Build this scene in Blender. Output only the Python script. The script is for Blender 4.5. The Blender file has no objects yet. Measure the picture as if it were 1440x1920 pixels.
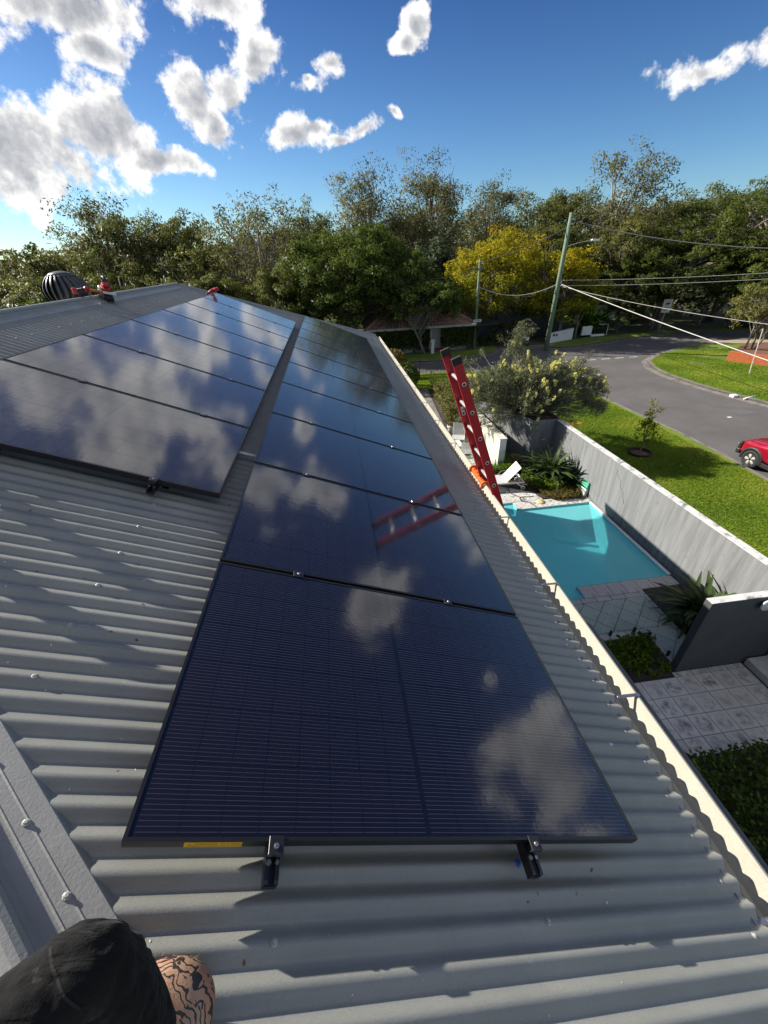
import bpy, math, random
import numpy as np
from mathutils import Vector, Matrix, Euler

S = bpy.context.scene
COL = S.collection
RAD = math.radians
TH = RAD(22.5)                      # pitch of the roof
Z0 = -6.2                           # courtyard and lawn level

# ------------------------------------------------------------------ camera
cam_d = bpy.data.cameras.new('camera')
cam = bpy.data.objects.new('camera', cam_d)
COL.objects.link(cam)
RW = ((0.991298, -0.125193, -0.040687), (-0.101474, -0.529836, -0.842007), (0.083856, 0.838809, -0.537929))
_r = Vector(RW[0]); _u = -Vector(RW[1]); _b = -Vector(RW[2])
CAM = Vector((0.666913, -0.495819, 1.23508))
M = Matrix(((_r.x, _u.x, _b.x, CAM.x), (_r.y, _u.y, _b.y, CAM.y), (_r.z, _u.z, _b.z, CAM.z), (0, 0, 0, 1)))
cam.matrix_world = M
cam_d.sensor_fit = 'HORIZONTAL'
cam_d.sensor_width = 36.0
cam_d.lens = 18.739
cam_d.clip_start = 0.02
cam_d.clip_end = 3000
S.camera = cam

# ------------------------------------------------------------------ world, sun, exposure
SUN_AZ, SUN_EL = RAD(-59.0), RAD(31.6)
world = bpy.data.worlds.new('World')
S.world = world
world.use_nodes = True


class NT:
    """small helper to write node trees"""
    def __init__(s, tree):
        s.t = tree; s.n = tree.nodes; s.l = tree.links

    def new(s, typ, **kw):
        n = s.n.new(typ)
        for k, v in kw.items():
            setattr(n, k, v)
        return n

    def put(s, sock, val):
        if val is None:
            return
        if hasattr(val, 'is_output'):
            s.l.new(val, sock)
        else:
            if sock.type == 'RGBA' and not isinstance(val, (int, float)) and len(val) == 3:
                val = (*val, 1)
            sock.default_value = val

    def math(s, op, a, b=None, c=None, clamp=False):
        n = s.new('ShaderNodeMath', operation=op, use_clamp=clamp)
        for i, v in enumerate((a, b, c)):
            s.put(n.inputs[i], v)
        return n.outputs[0]

    def vec(s, op, a, b=None, out=0):
        n = s.new('ShaderNodeVectorMath', operation=op)
        s.put(n.inputs[0], a)
        if b is not None:
            s.put(n.inputs[1], b)
        return n.outputs[out]

    def noise(s, vec, scale, detail=4, rough=0.55, dist=0.0, dim='3D'):
        n = s.new('ShaderNodeTexNoise', noise_dimensions=dim)
        s.put(n.inputs['Vector'], vec); n.inputs['Scale'].default_value = scale
        n.inputs['Detail'].default_value = detail; n.inputs['Roughness'].default_value = rough
        n.inputs['Distortion'].default_value = dist
        return n.outputs['Fac']

    def ramp(s, fac, stops, interp='LINEAR'):
        n = s.new('ShaderNodeValToRGB')
        n.color_ramp.interpolation = interp
        el = n.color_ramp.elements
        while len(el) < len(stops):
            el.new(0.5)
        for e, (p, c) in zip(el, stops):
            e.position = p
            e.color = (c, c, c, 1) if isinstance(c, (int, float)) else (*c, 1)
        s.put(n.inputs[0], fac)
        return n.outputs[0]

    def mix(s, fac, a, b, mode='MIX'):
        n = s.new('ShaderNodeMix', data_type='RGBA', blend_type=mode)
        s.put(n.inputs[0], fac); s.put(n.inputs[6], a); s.put(n.inputs[7], b)
        return n.outputs[2]

    def maprange(s, v, a, b, c=0.0, d=1.0, smooth=False):
        n = s.new('ShaderNodeMapRange', interpolation_type='SMOOTHSTEP' if smooth else 'LINEAR')
        s.put(n.inputs[0], v)
        for i, x in enumerate((a, b, c, d)):
            n.inputs[i + 1].default_value = x
        return n.outputs[0]


def build_world():
    t = NT(world.node_tree)
    t.n.clear()
    out = t.new('ShaderNodeOutputWorld')
    bg = t.new('ShaderNodeBackground')
    sky = t.new('ShaderNodeTexSky', sky_type='NISHITA')
    sky.sun_disc = False
    sky.sun_elevation = SUN_EL
    sky.sun_rotation = SUN_AZ
    sky.altitude = 60; sky.air_density = 1.0; sky.dust_density = 0.6; sky.ozone_density = 2.2
    hs = t.new('ShaderNodeHueSaturation')
    hs.inputs['Saturation'].default_value = 1.08
    hs.inputs['Value'].default_value = 1.0
    t.l.new(sky.outputs[0], hs.inputs['Color'])
    # clouds: a field over direction, blobs of cumulus broken up by turbulence
    tc = t.new('ShaderNodeTexCoord')
    d = tc.outputs['Generated']
    sp = t.new('ShaderNodeSeparateXYZ'); t.l.new(d, sp.inputs[0])
    az = t.math('MULTIPLY', t.math('ARCTAN2', sp.outputs[0], sp.outputs[1]), 57.2958)
    el = t.math('MULTIPLY', t.math('ARCSINE', sp.outputs[2]), 57.2958)
    cb = t.new('ShaderNodeCombineXYZ'); t.l.new(az, cb.inputs[0]); t.l.new(el, cb.inputs[1])
    wn = t.new('ShaderNodeTexNoise'); t.l.new(d, wn.inputs['Vector']); wn.inputs['Scale'].default_value = 7.5; wn.inputs['Detail'].default_value = 3
    p = t.vec('ADD', cb.outputs[0], t.vec('MULTIPLY', t.vec('SUBTRACT', wn.outputs['Color'], (.5, .5, .5)), (6.0, 4.0, 0)))
    blobs = [(-27, 9.3, 9.5, 4.6), (-20, 10.9, 6.4, 3.7), (-15.4, 8.9, 4.8, 1.5),
             (-11.4, 13.4, 3.4, 3.8), (-7.6, 14.4, 4.2, 3.0), (-4.0, 16.0, 3.2, 1.7), (-9.6, 11.4, 2.6, 2.2),
             (-2.2, 11.2, 3.6, 1.25), (.6, 11.5, 2.0, .8), (5.2, 11.3, 3.6, .95), (3.0, 10.7, 2.2, .6), (9.2, 12.0, 1.2, .5), (2.2, 15.6, 1.6, .9), (.6, 14.6, 1.0, .7),
             (-18, 19.0, 10, 2.4), (-27, 17.8, 5.4, 3.0), (-7.5, 19.6, 4.6, 1.9), (-18, 16.2, 3.2, 1.6),
             (11.2, 17.9, 2.0, 1.5), (9.6, 16.6, 2.4, .9), (37.2, 12.4, 4.0, 1.4), (41.5, 13.0, 4.4, 1.9),
             (-14, 29, 20, 8), (11, 28.0, 8, 5), (37, 28.5, 6, 5.5), (67, 22.5, 9, 7), (5, 36, 5, 3), (-38, 24, 14, 8), (18, 22.6, 5, 2.6)]
    acc = None
    for (a0, e0, ra, re) in blobs:
        q = t.vec('MULTIPLY', t.vec('SUBTRACT', p, (a0, e0, 0)), (1 / ra, 1 / re, 0))
        v = t.vec('LENGTH', q, out=1)
        acc = v if acc is None else t.math('MINIMUM', acc, v)
    acc = t.math('SUBTRACT', 1.0, acc)
    # the rest of the sky, outside the field above, carries scattered cumulus too
    den = t.math('ADD', sp.outputs[2], 0.12)
    pv = t.new('ShaderNodeCombineXYZ')
    t.l.new(t.math('DIVIDE', sp.outputs[0], den), pv.inputs[0]); t.l.new(t.math('DIVIDE', sp.outputs[1], den), pv.inputs[1])
    gen = t.math('MULTIPLY_ADD', t.noise(pv.outputs[0], 1.1, 2, 0.5), 3.4, -1.62)
    azc = t.math('ABSOLUTE', t.math('SUBTRACT', az, 10.0))
    outside = t.math('MAXIMUM', t.maprange(azc, 50, 75, 0, 1), t.maprange(el, 52, 66, 0, 1))
    gen = t.math('MULTIPLY_ADD', t.math('SUBTRACT', 1.0, outside), -2.5, gen)
    acc = t.math('MAXIMUM', t.math('MAXIMUM', acc, gen), -1.0)
    w0 = t.noise(d, 11.5, 11, 0.62)
    w1 = t.noise(t.vec('ADD', d, (-0.012, 0.0, 0.011)), 11.5, 8, 0.59)
    D = t.math('ADD', acc, t.math('MULTIPLY_ADD', w0, 4.3, -2.26))
    alpha = t.maprange(D, -0.05, 0.46, 0, 1, True)
    alpha = t.math('MULTIPLY', alpha, t.maprange(sp.outputs[2], 0.0, 0.06, 0, 1))
    # bulk goes grey, faces turned to the sun and thin rims stay white
    lit = t.math('MULTIPLY', t.math('SUBTRACT', w0, w1), 2.6)
    thick = t.math('SUBTRACT', t.math('MULTIPLY_ADD', w1, 2.2, t.math('MULTIPLY_ADD', acc, 1.45, -1.42)), lit)
    ccol = t.ramp(t.maprange(thick, -0.05, 1.28), [(0.0, (4.5, 4.42, 4.28)), (0.30, (3.9, 3.86, 3.8)), (0.62, (2.5, 2.54, 2.64)), (1.0, (1.6, 1.68, 1.85))])
    hz = t.maprange(sp.outputs[2], 0.02, 0.42, 0, 1)
    skyc = t.mix(hz, t.mix(1.0, hs.outputs[0], (0.33, 0.46, 0.56), 'MULTIPLY'), t.mix(1.0, hs.outputs[0], (0.085, 0.155, 0.29), 'MULTIPLY'))
    col = t.mix(alpha, skyc, ccol)
    t.l.new(col, bg.inputs[0])
    bg.inputs[1].default_value = 0.148
    t.l.new(bg.outputs[0], out.inputs[0])


build_world()

sun_d = bpy.data.lights.new('sun', 'SUN')
sun_d.energy = 5.0
sun_d.angle = RAD(0.53)
sun_d.color = (1.0, 0.93, 0.82)
sun = bpy.data.objects.new('sun', sun_d)
COL.objects.link(sun)
sdir = Vector((math.sin(SUN_AZ) * math.cos(SUN_EL), math.cos(SUN_AZ) * math.cos(SUN_EL), math.sin(SUN_EL)))
sun.rotation_euler = sdir.to_track_quat('Z', 'Y').to_euler()
sun.location = sdir * 60

S.render.engine = 'CYCLES'
S.view_settings.view_transform = 'Standard'
S.view_settings.look = 'None'
S.view_settings.exposure = 0.86
S.view_settings.gamma = 1.0
S.view_settings.use_curve_mapping = False
S.cycles.max_bounces = 8
S.cycles.transparent_max_bounces = 24
S.cycles.caustics_reflective = False
S.cycles.caustics_refractive = False

# ------------------------------------------------------------------ helpers


def tag(o, label=None, cat=None, group=None, kind=None):
    if label: o['label'] = label
    if cat: o['category'] = cat
    if group: o['group'] = group
    if kind: o['kind'] = kind
    return o


def empty(name, loc=(0, 0, 0), rot=(0, 0, 0), parent=None):
    o = bpy.data.objects.new(name, None)
    o.empty_display_size = 0.1
    COL.objects.link(o)
    o.location = loc; o.rotation_euler = rot
    if parent: o.parent = parent
    return o


def thing(name, label, cat, loc=(0, 0, 0), rot=(0, 0, 0), group=None):
    return tag(empty(name, loc, rot), label, cat, group)


def inst(name, mesh, parent=None, loc=(0, 0, 0), rot=(0, 0, 0), scale=(1, 1, 1)):
    o = bpy.data.objects.new(name, mesh)
    COL.objects.link(o)
    o.location = loc; o.rotation_euler = rot; o.scale = scale
    if parent: o.parent = parent
    return o


def T(loc=(0, 0, 0), rot=(0, 0, 0), sc=(1, 1, 1)):
    return Matrix.LocRotScale(Vector(loc), Euler(rot), Vector(sc))


class MB:
    """collects shapes and links them as one mesh object"""
    def __init__(s):
        s.v = []; s.f = []

    def add(s, vs, fs, M=None):
        o = len(s.v)
        if M is not None:
            vs = [tuple(M @ Vector(v)) for v in vs]
        s.v += [tuple(v) for v in vs]
        s.f += [tuple(i + o for i in f) for f in fs]
        return s

    def box(s, x0, x1, y0, y1, z0, z1, M=None):
        return s.add([(x0, y0, z0), (x1, y0, z0), (x1, y1, z0), (x0, y1, z0), (x0, y0, z1), (x1, y0, z1), (x1, y1, z1), (x0, y1, z1)],
                     [(0, 3, 2, 1), (4, 5, 6, 7), (0, 1, 5, 4), (1, 2, 6, 5), (2, 3, 7, 6), (3, 0, 4, 7)], M)

    def cbox(s, c, d, M=None):
        return s.box(c[0] - d[0] / 2, c[0] + d[0] / 2, c[1] - d[1] / 2, c[1] + d[1] / 2, c[2] - d[2] / 2, c[2] + d[2] / 2, M)

    def prism(s, pts, z0, z1, M=None):
        n = len(pts)
        vs = [(p[0], p[1], z0) for p in pts] + [(p[0], p[1], z1) for p in pts]
        fs = [tuple(range(n - 1, -1, -1)), tuple(range(n, 2 * n))] + [(i, (i + 1) % n, (i + 1) % n + n, i + n) for i in range(n)]
        return s.add(vs, fs, M)

    def tube(s, pts, r, n=6, M=None, cap=True):
        pts = [Vector(p) for p in pts]
        rs = [r] * len(pts) if isinstance(r, (int, float)) else list(r)
        vs, fs = [], []
        ref = None
        for i, p in enumerate(pts):
            d = (pts[min(i + 1, len(pts) - 1)] - pts[max(i - 1, 0)]).normalized()
            if ref is None or abs(ref.dot(d)) > 0.95:
                ref = Vector((0, 0, 1)) if abs(d.z) < 0.9 else Vector((1, 0, 0))
            a = d.cross(ref).normalized(); b = d.cross(a)
            ref = b.cross(d) if False else ref
            for k in range(n):
                t = 2 * math.pi * k / n
                vs.append(p + (a * math.cos(t) + b * math.sin(t)) * rs[i])
        for i in range(len(pts) - 1):
            for k in range(n):
                fs.append((i * n + k, i * n + (k + 1) % n, (i + 1) * n + (k + 1) % n, (i + 1) * n + k))
        if cap:
            fs.append(tuple(range(n - 1, -1, -1))); fs.append(tuple(range((len(pts) - 1) * n, len(pts) * n)))
        return s.add(vs, fs, M)

    def lathe(s, prof, n=16, M=None):
        vs, fs = [], []
        for r, z in prof:
            for k in range(n):
                t = 2 * math.pi * k / n
                vs.append((r * math.cos(t), r * math.sin(t), z))
        for i in range(len(prof) - 1):
            for k in range(n):
                fs.append((i * n + k, i * n + (k + 1) % n, (i + 1) * n + (k + 1) % n, (i + 1) * n + k))
        fs.append(tuple(range(n - 1, -1, -1))); fs.append(tuple(range((len(prof) - 1) * n, len(prof) * n)))
        return s.add(vs, fs, M)

    def ext(s, prof, axis_pts, closed=False, M=None):
        """profile of 3-D offsets swept over points (no rotation)"""
        n = len(prof); vs = []
        for p in axis_pts:
            vs += [(p[0] + q[0], p[1] + q[1], p[2] + q[2]) for q in prof]
        fs = []
        for i in range(len(axis_pts) - 1):
            for k in range(n if closed else n - 1):
                k2 = (k + 1) % n
                fs.append((i * n + k, i * n + k2, (i + 1) * n + k2, (i + 1) * n + k))
        if closed:
            fs.append(tuple(range(n - 1, -1, -1))); fs.append(tuple(range((len(axis_pts) - 1) * n, len(axis_pts) * n)))
        return s.add(vs, fs, M)

    def mesh(s, name, mat=None, smooth=False):
        me = bpy.data.meshes.new(name)
        me.from_pydata(s.v, [], s.f)
        if mat: me.materials.append(mat)
        if smooth:
            me.shade_smooth()
        me.update()
        return me

    def build(s, name, mat=None, parent=None, smooth=False, loc=(0, 0, 0), rot=(0, 0, 0), bevel=0.0, seg=2, auto=None):
        o = inst(name, s.mesh(name, mat, smooth), parent, loc, rot)
        if bevel:
            m = o.modifiers.new('bevel', 'BEVEL'); m.width = bevel; m.segments = seg; m.limit_method = 'ANGLE'; m.angle_limit = RAD(35)
        return o


def np_mesh(name, V, F, mat, tint=None, smooth=False):
    """fast mesh from numpy arrays: V (n,3), F (m,k)"""
    me = bpy.data.meshes.new(name)
    m, k = F.shape
    me.vertices.add(len(V)); me.vertices.foreach_set('co', np.ascontiguousarray(V, np.float32).ravel())
    me.loops.add(m * k); me.loops.foreach_set('vertex_index', np.ascontiguousarray(F, np.int32).ravel())
    me.polygons.add(m); me.polygons.foreach_set('loop_start', np.arange(0, m * k, k, dtype=np.int32))
    me.polygons.foreach_set('loop_total', np.full(m, k, np.int32))
    if tint is not None:
        a = me.attributes.new('tint', 'FLOAT', 'POINT')
        a.data.foreach_set('value', np.ascontiguousarray(tint, np.float32))
    if mat: me.materials.append(mat)
    me.update(calc_edges=True)
    if smooth: me.shade_smooth()
    return me


def leaf_mesh(name, P, size, mat, rng, aspect=0.4, droop=0.0, flat=0.0, tintc=None, dirs=None, outw=None):
    """one folded diamond leaf per point"""
    n = len(P)
    if dirs is None:
        d = rng.normal(size=(n, 3)); d[:, 2] = d[:, 2] * (1 - flat) - droop
    else:
        d = dirs + rng.normal(size=(n, 3)) * 0.35
    d /= np.linalg.norm(d, axis=1, keepdims=True) + 1e-9
    r = rng.normal(size=(n, 3)); r[:, 2] += flat * 3
    w = np.cross(d, r); w /= np.linalg.norm(w, axis=1, keepdims=True) + 1e-9
    L = (size * rng.uniform(0.6, 1.3, n))[:, None]
    W = L * aspect
    V = np.empty((n, 4, 3)); V[:, 0] = P - d * L * .5; V[:, 1] = P + w * W * .5 + d * L * .08; V[:, 2] = P + d * L * .5; V[:, 3] = P - w * W * .5 + d * L * .08
    F = np.arange(n * 4).reshape(n, 4)
    t = rng.uniform(0, 1, n)
    if tintc is not None:
        t = np.clip(t * 0.5 + tintc * 0.5, 0, 1)
    if outw is not None:
        g = np.cross(V[:, 1] - V[:, 3], V[:, 2] - V[:, 0]); g /= np.linalg.norm(g, axis=1, keepdims=True) + 1e-9
        o_ = outw / (np.linalg.norm(outw, axis=1, keepdims=True) + 1e-9)
        flip = (g * o_).sum(1) < 0          # make every leaf face outwards
        V[flip] = V[flip][:, [0, 3, 2, 1]]
        g[flip] *= -1
        nn = o_ * .60 + g * .40; nn /= np.linalg.norm(nn, axis=1, keepdims=True) + 1e-9
        me = np_mesh(name, V.reshape(-1, 3), F, mat, np.repeat(t, 4))
        me.normals_split_custom_set_from_vertices(np.repeat(nn, 4, 0).tolist())
        return me
    return np_mesh(name, V.reshape(-1, 3), F, mat, np.repeat(t, 4))


# ------------------------------------------------------------------ materials
def pm(name, col, rough=0.6, metal=0.0, var=0.15, scale=6.0, bump=0.0, bscale=40.0, col2=None, coat=0.0, detail=5, spec=0.5, rnd=0.0, c2lo=0.5, c2hi=0.7, speck=0.0, core=0.0):
    """procedural surface: base colour varied by noise, optional patches of a second colour, fine bump"""
    m = bpy.data.materials.new(name); m.use_nodes = True
    t = NT(m.node_tree); b = t.n['Principled BSDF']
    tc = t.new('ShaderNodeTexCoord'); v = tc.outputs['Object']
    n = t.noise(v, scale, detail, 0.6)
    c = t.mix(t.maprange(n, 0.3, 0.7), tuple(x * (1 - var) for x in col), tuple(min(1, x * (1 + var)) for x in col))
    if col2:
        n2 = t.noise(t.new('ShaderNodeNewGeometry').outputs['Position'] if core else v, scale * 0.7 + 0.37, 6, 0.65, 0.4)
        f2 = t.maprange(n2, c2lo, c2hi, 0, 1, True)
        if core:
            f2 = t.math('MULTIPLY', t.math('MULTIPLY', f2, t.maprange(t.new('ShaderNodeObjectInfo').outputs['Random'], 0, 1, .35, 1.1)), t.maprange(t.vec('LENGTH', v, out=1), core * .45, core, 1, .06, True))
        c = t.mix(f2, c, col2)
    if speck:
        n3 = t.noise(v, bscale * 1.7, 2, 0.6)
        c = t.mix(t.maprange(n3, 0.35, 0.65), t.mix(1.0, c, (1 - speck,) * 3, 'MULTIPLY'), c)
    if rnd:
        oi = t.new('ShaderNodeObjectInfo')
        c = t.mix(1.0, c, t.ramp(oi.outputs['Random'], [(0, 1 - rnd), (1, 1 + rnd)]), 'MULTIPLY')
    t.put(b.inputs['Base Color'], c)
    b.inputs['Roughness'].default_value = rough
    b.inputs['Metallic'].default_value = metal
    b.inputs['Specular IOR Level'].default_value = spec
    b.inputs['Coat Weight'].default_value = coat
    if bump:
        bn = t.new('ShaderNodeBump'); bn.inputs['Strength'].default_value = bump; bn.inputs['Distance'].default_value = 0.02
        t.put(bn.inputs['Height'], t.noise(v, bscale, 5, 0.6))
        t.l.new(bn.outputs[0], b.inputs['Normal'])
    return m


def leafmat(name, dark, light, trans=0.3, rough=0.55, tip=None):
    m = bpy.data.materials.new(name); m.use_nodes = True
    t = NT(m.node_tree); b = t.n['Principled BSDF']; out = t.n['Material Output']
    at = t.new('ShaderNodeAttribute', attribute_name='tint')
    stops = [(0.0, dark), (0.75, light)] + ([(1.0, tip)] if tip else [])
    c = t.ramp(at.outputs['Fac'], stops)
    t.put(b.inputs['Base Color'], c); b.inputs['Roughness'].default_value = rough
    b.inputs['Specular IOR Level'].default_value = 0.12
    tr = t.new('ShaderNodeBsdfTranslucent'); t.put(tr.inputs[0], t.mix(1.0, c, (1.5, 1.6, 0.8), 'MULTIPLY'))
    mx = t.new('ShaderNodeMixShader'); mx.inputs[0].default_value = trans
    t.l.new(b.outputs[0], mx.inputs[1]); t.l.new(tr.outputs[0], mx.inputs[2]); t.l.new(mx.outputs[0], out.inputs['Surface'])
    return m


def glassmat(name, tint, rough=0.0, ior=1.45, mn=0.03):
    m = bpy.data.materials.new(name); m.use_nodes = True
    t = NT(m.node_tree); t.n.clear()
    out = t.new('ShaderNodeOutputMaterial'); mx = t.new('ShaderNodeMixShader')
    tr = t.new('ShaderNodeBsdfTransparent'); t.put(tr.inputs[0], tint)
    gl = t.new('ShaderNodeBsdfGlossy'); gl.inputs['Roughness'].default_value = rough
    fr = t.new('ShaderNodeFresnel'); fr.inputs[0].default_value = ior
    ge = t.new('ShaderNodeNewGeometry')
    t.l.new(t.math('MULTIPLY', t.math('MAXIMUM', fr.outputs[0], mn), t.math('SUBTRACT', 1.0, ge.outputs['Backfacing'])), mx.inputs[0])
    t.l.new(tr.outputs[0], mx.inputs[1]); t.l.new(gl.outputs[0], mx.inputs[2]); t.l.new(mx.outputs[0], out.inputs[0])
    return m


MT = {}
MT['roof'] = pm('roof_paint', (0.258, 0.266, 0.246), 0.38, 0.0, 0.08, 3.0, 0.10, 170, (0.33, 0.325, 0.30), rnd=0.05, c2lo=.55, c2hi=.78, speck=.15, spec=.6, detail=8)
MT['cap'] = pm('cap_paint', (0.27, 0.272, 0.262), 0.45, 0.0, 0.10, 5.0, 0.12, 120, (0.33, 0.325, 0.31), c2lo=.55, c2hi=.75, speck=.08, spec=.6)
MT['gutter'] = pm('gutter_paint', (0.42, 0.40, 0.33), 0.4, 0, 0.05, 9, 0.05, 80, (0.42, 0.37, 0.26), c2lo=.60, c2hi=.78, speck=.12)
MT['dkwall'] = pm('dark_render', (0.066, 0.072, 0.075), 0.8, 0, 0.14, 2.2, 0.15, 60, (0.092, 0.098, 0.10), c2lo=.55, c2hi=.8)
MT['screw'] = pm('screw_zinc', (0.44, 0.44, 0.42), 0.55, 0.3, 0.15, 90)
MT['black'] = pm('black_anodised', (0.012, 0.012, 0.014), 0.38, 0.0, 0.1, 30, spec=.7)
MT['blackrubber'] = pm('black_rubber', (0.018, 0.018, 0.018), 0.75, 0.0, 0.2, 20)
MT['steel'] = pm('steel', (0.5, 0.5, 0.5), 0.3, 0.9, 0.1, 40)
MT['alu'] = pm('aluminium', (0.72, 0.72, 0.71), 0.35, 0.6, 0.06, 30)
MT['conduit'] = pm('grey_conduit', (0.62, 0.62, 0.62), 0.5, 0, 0.05, 20)
MT['red'] = pm('red_fibreglass', (0.46, 0.008, 0.022), 0.38, 0, 0.12, 14, 0.05, 90, coat=.15)
MT['orange'] = pm('orange_plastic', (0.80, 0.13, 0.01), 0.45, 0, 0.08, 12)
MT['white'] = pm('white_paint', (0.74, 0.74, 0.72), 0.5, 0, 0.06, 5, 0.05, 40)
MT['whiterender'] = pm('white_render', (0.66, 0.64, 0.53), 0.8, 0, 0.07, 3, 0.15, 40, (0.50, 0.47, 0.37), c2lo=.56, c2hi=.8)
MT['wallcap'] = pm('stained_cap', (0.58, 0.58, 0.57), 0.85, 0, 0.10, 5, 0.2, 40, (0.17, 0.17, 0.165), c2lo=.50, c2hi=.66)
MT['asphalt'] = pm('asphalt', (0.132, 0.124, 0.121), 0.85, 0, 0.18, 0.5, 0.3, 50, (0.15, 0.142, 0.138), c2lo=.5, c2hi=.75, speck=.4, detail=9)
MT['kerb'] = pm('kerb_concrete', (0.19, 0.175, 0.155), 0.9, 0, 0.2, 2.0, 0.3, 40, (0.10, 0.09, 0.075), c2lo=.48, c2hi=.66)
MT['soil'] = pm('garden_soil', (0.045, 0.035, 0.027), 0.95, 0, 0.4, 9, 0.6, 50)
MT['mulch'] = pm('bark_mulch', (0.16, 0.075, 0.045), 0.95, 0, 0.4, 7, 0.6, 40)
MT['earth'] = pm('earth', (0.075, 0.085, 0.035), 0.95, 0, 0.3, 0.6, 0.4, 12)
MT['grass'] = pm('grass_base', (0.125, 0.20, 0.010), 0.9, 0, 0.22, 0.9, 0.5, 30, (0.25, 0.26, 0.03), c2lo=.48, c2hi=.75, speck=.35, detail=8)
MT['tile'] = pm('granite_paver', (0.70, 0.685, 0.64), 0.75, 0, 0.08, 10, 0.10, 120, (0.19, 0.185, 0.17), rnd=.09, c2lo=.36, c2hi=.66, speck=.35, core=.20, detail=8)
MT['ptile'] = pm('pool_paver', (0.50, 0.51, 0.48), 0.75, 0, 0.08, 3, 0.10, 120, (0.38, 0.38, 0.36), rnd=.07, speck=.25)
MT['coping'] = pm('pool_coping', (0.46, 0.44, 0.43), 0.7, 0, 0.12, 4, 0.10, 90, (0.29, 0.28, 0.275), rnd=.07, speck=.25)
MT['grout'] = pm('dark_grout', (0.05, 0.05, 0.048), 0.95)
MT['pool'] = pm('pool_render', (0.16, 0.68, 0.74), 0.6, 0, 0.08, 14, 0, 40, (0.24, 0.76, 0.80), c2lo=.45, c2hi=.6, speck=.22)
MT['water'] = glassmat('pool_water', (0.74, 0.97, 0.99), 0.02, 1.33, .02)
MT['glass'] = glassmat('fence_glass', (0.90, 0.96, 0.94), 0.0, 1.5, .05)
MT['winglass'] = pm('window_glass', (0.02, 0.025, 0.03), 0.05, 0, 0.1, 2, spec=.8)
MT['bark'] = pm('grey_bark', (0.17, 0.145, 0.12), 0.9, 0, 0.3, 3, 0.5, 20, (0.32, 0.29, 0.25), c2lo=.5, c2hi=.7)
MT['palebark'] = pm('pale_gum_bark', (0.36, 0.32, 0.27), 0.85, 0, 0.2, 2, 0.3, 15, (0.20, 0.16, 0.13), c2lo=.52, c2hi=.7)
MT['pole'] = pm('green_pole_timber', (0.145, 0.215, 0.135), 0.85, 0, 0.18, 4, 0.4, 30, (0.22, 0.24, 0.18), c2lo=.5, c2hi=.75)
MT['cable'] = pm('white_cable', (0.50, 0.48, 0.46), 0.5)
MT['dkcable'] = pm('grey_cable', (0.16, 0.155, 0.16), 0.6)
MT['brick'] = pm('orange_brick', (0.46, 0.115, 0.035), 0.85, 0, 0.25, 9, 0.2, 40)
MT['terracotta'] = pm('weathered_terracotta', (0.31, 0.17, 0.125), 0.85, 0, 0.3, 2, 0.3, 20, (0.14, 0.10, 0.09), c2lo=.5, c2hi=.7)
MT['weatherboard'] = pm('grey_weatherboard', (0.36, 0.34, 0.31), 0.7)
MT['dkclad'] = pm('charcoal_cladding', (0.022, 0.023, 0.027), 0.6, 0, .15, 2)
MT['fencemetal'] = pm('black_fence_paint', (0.02, 0.02, 0.02), 0.5)
MT['carred'] = pm('car_paint_red', (0.33, 0.004, 0.022), 0.25, 0.25, 0.03, 3, coat=1.0)
MT['cardark'] = pm('car_paint_dark', (0.02, 0.022, 0.026), 0.25, 0.2, 0.03, 3, coat=1.0)
MT['carblack'] = pm('car_plastic', (0.015, 0.015, 0.016), 0.55)
MT['jeans'] = None
MT['seat'] = pm('sling_fabric', (0.60, 0.58, 0.53), 0.8, 0, 0.08, 40, 0.1, 200)
MT['seatgrey'] = pm('pale_sling', (0.50, 0.51, 0.52), 0.7, 0, 0.08, 30)
MT['yellowlid'] = pm('cream_plastic', (0.55, 0.44, 0.2), 0.6)
MT['blueplastic'] = pm('blue_plastic', (0.005, 0.09, 0.55), 0.4)
MT['greenplastic'] = pm('green_plastic', (0.08, 0.45, 0.27), 0.5)
MT['yellowsticker'] = pm('yellow_sticker', (0.95, 0.56, 0.01), 0.5, 0, .03)
MT['print'] = pm('black_print', (0.03, 0.02, 0.01), 0.6)
MT['redtool'] = pm('red_tool_plastic', (0.42, 0.012, 0.015), 0.4)
MT['orangewood'] = pm('orange_wood', (0.6, 0.16, 0.04), 0.5)
MT['lamp'] = pm('lamp_cover', (0.62, 0.64, 0.64), 0.4)
MT['utility'] = pm('orange_cover', (0.50, 0.20, 0.03), 0.7)
MT['pathconc'] = pm('path_concrete', (0.36, 0.29, 0.22), 0.9, 0, .12, 2)
MT['marking'] = pm('road_paint', (0.62, 0.62, 0.60), 0.8, 0, .15, 6)
MT['patch'] = pm('road_patch', (0.125, 0.125, 0.125), 0.9, 0, .12, 5, speck=.2)
MT['boardwhite'] = pm('sign_white', (0.72, 0.74, 0.70), 0.5)
MT['pot'] = pm('white_pot', (0.62, 0.60, 0.55), 0.7)
MT['cfc'] = pm('vent_grey', (0.055, 0.057, 0.06), 0.42, 0.1, 0.15, 6, col2=(0.10, 0.10, 0.10))

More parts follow.
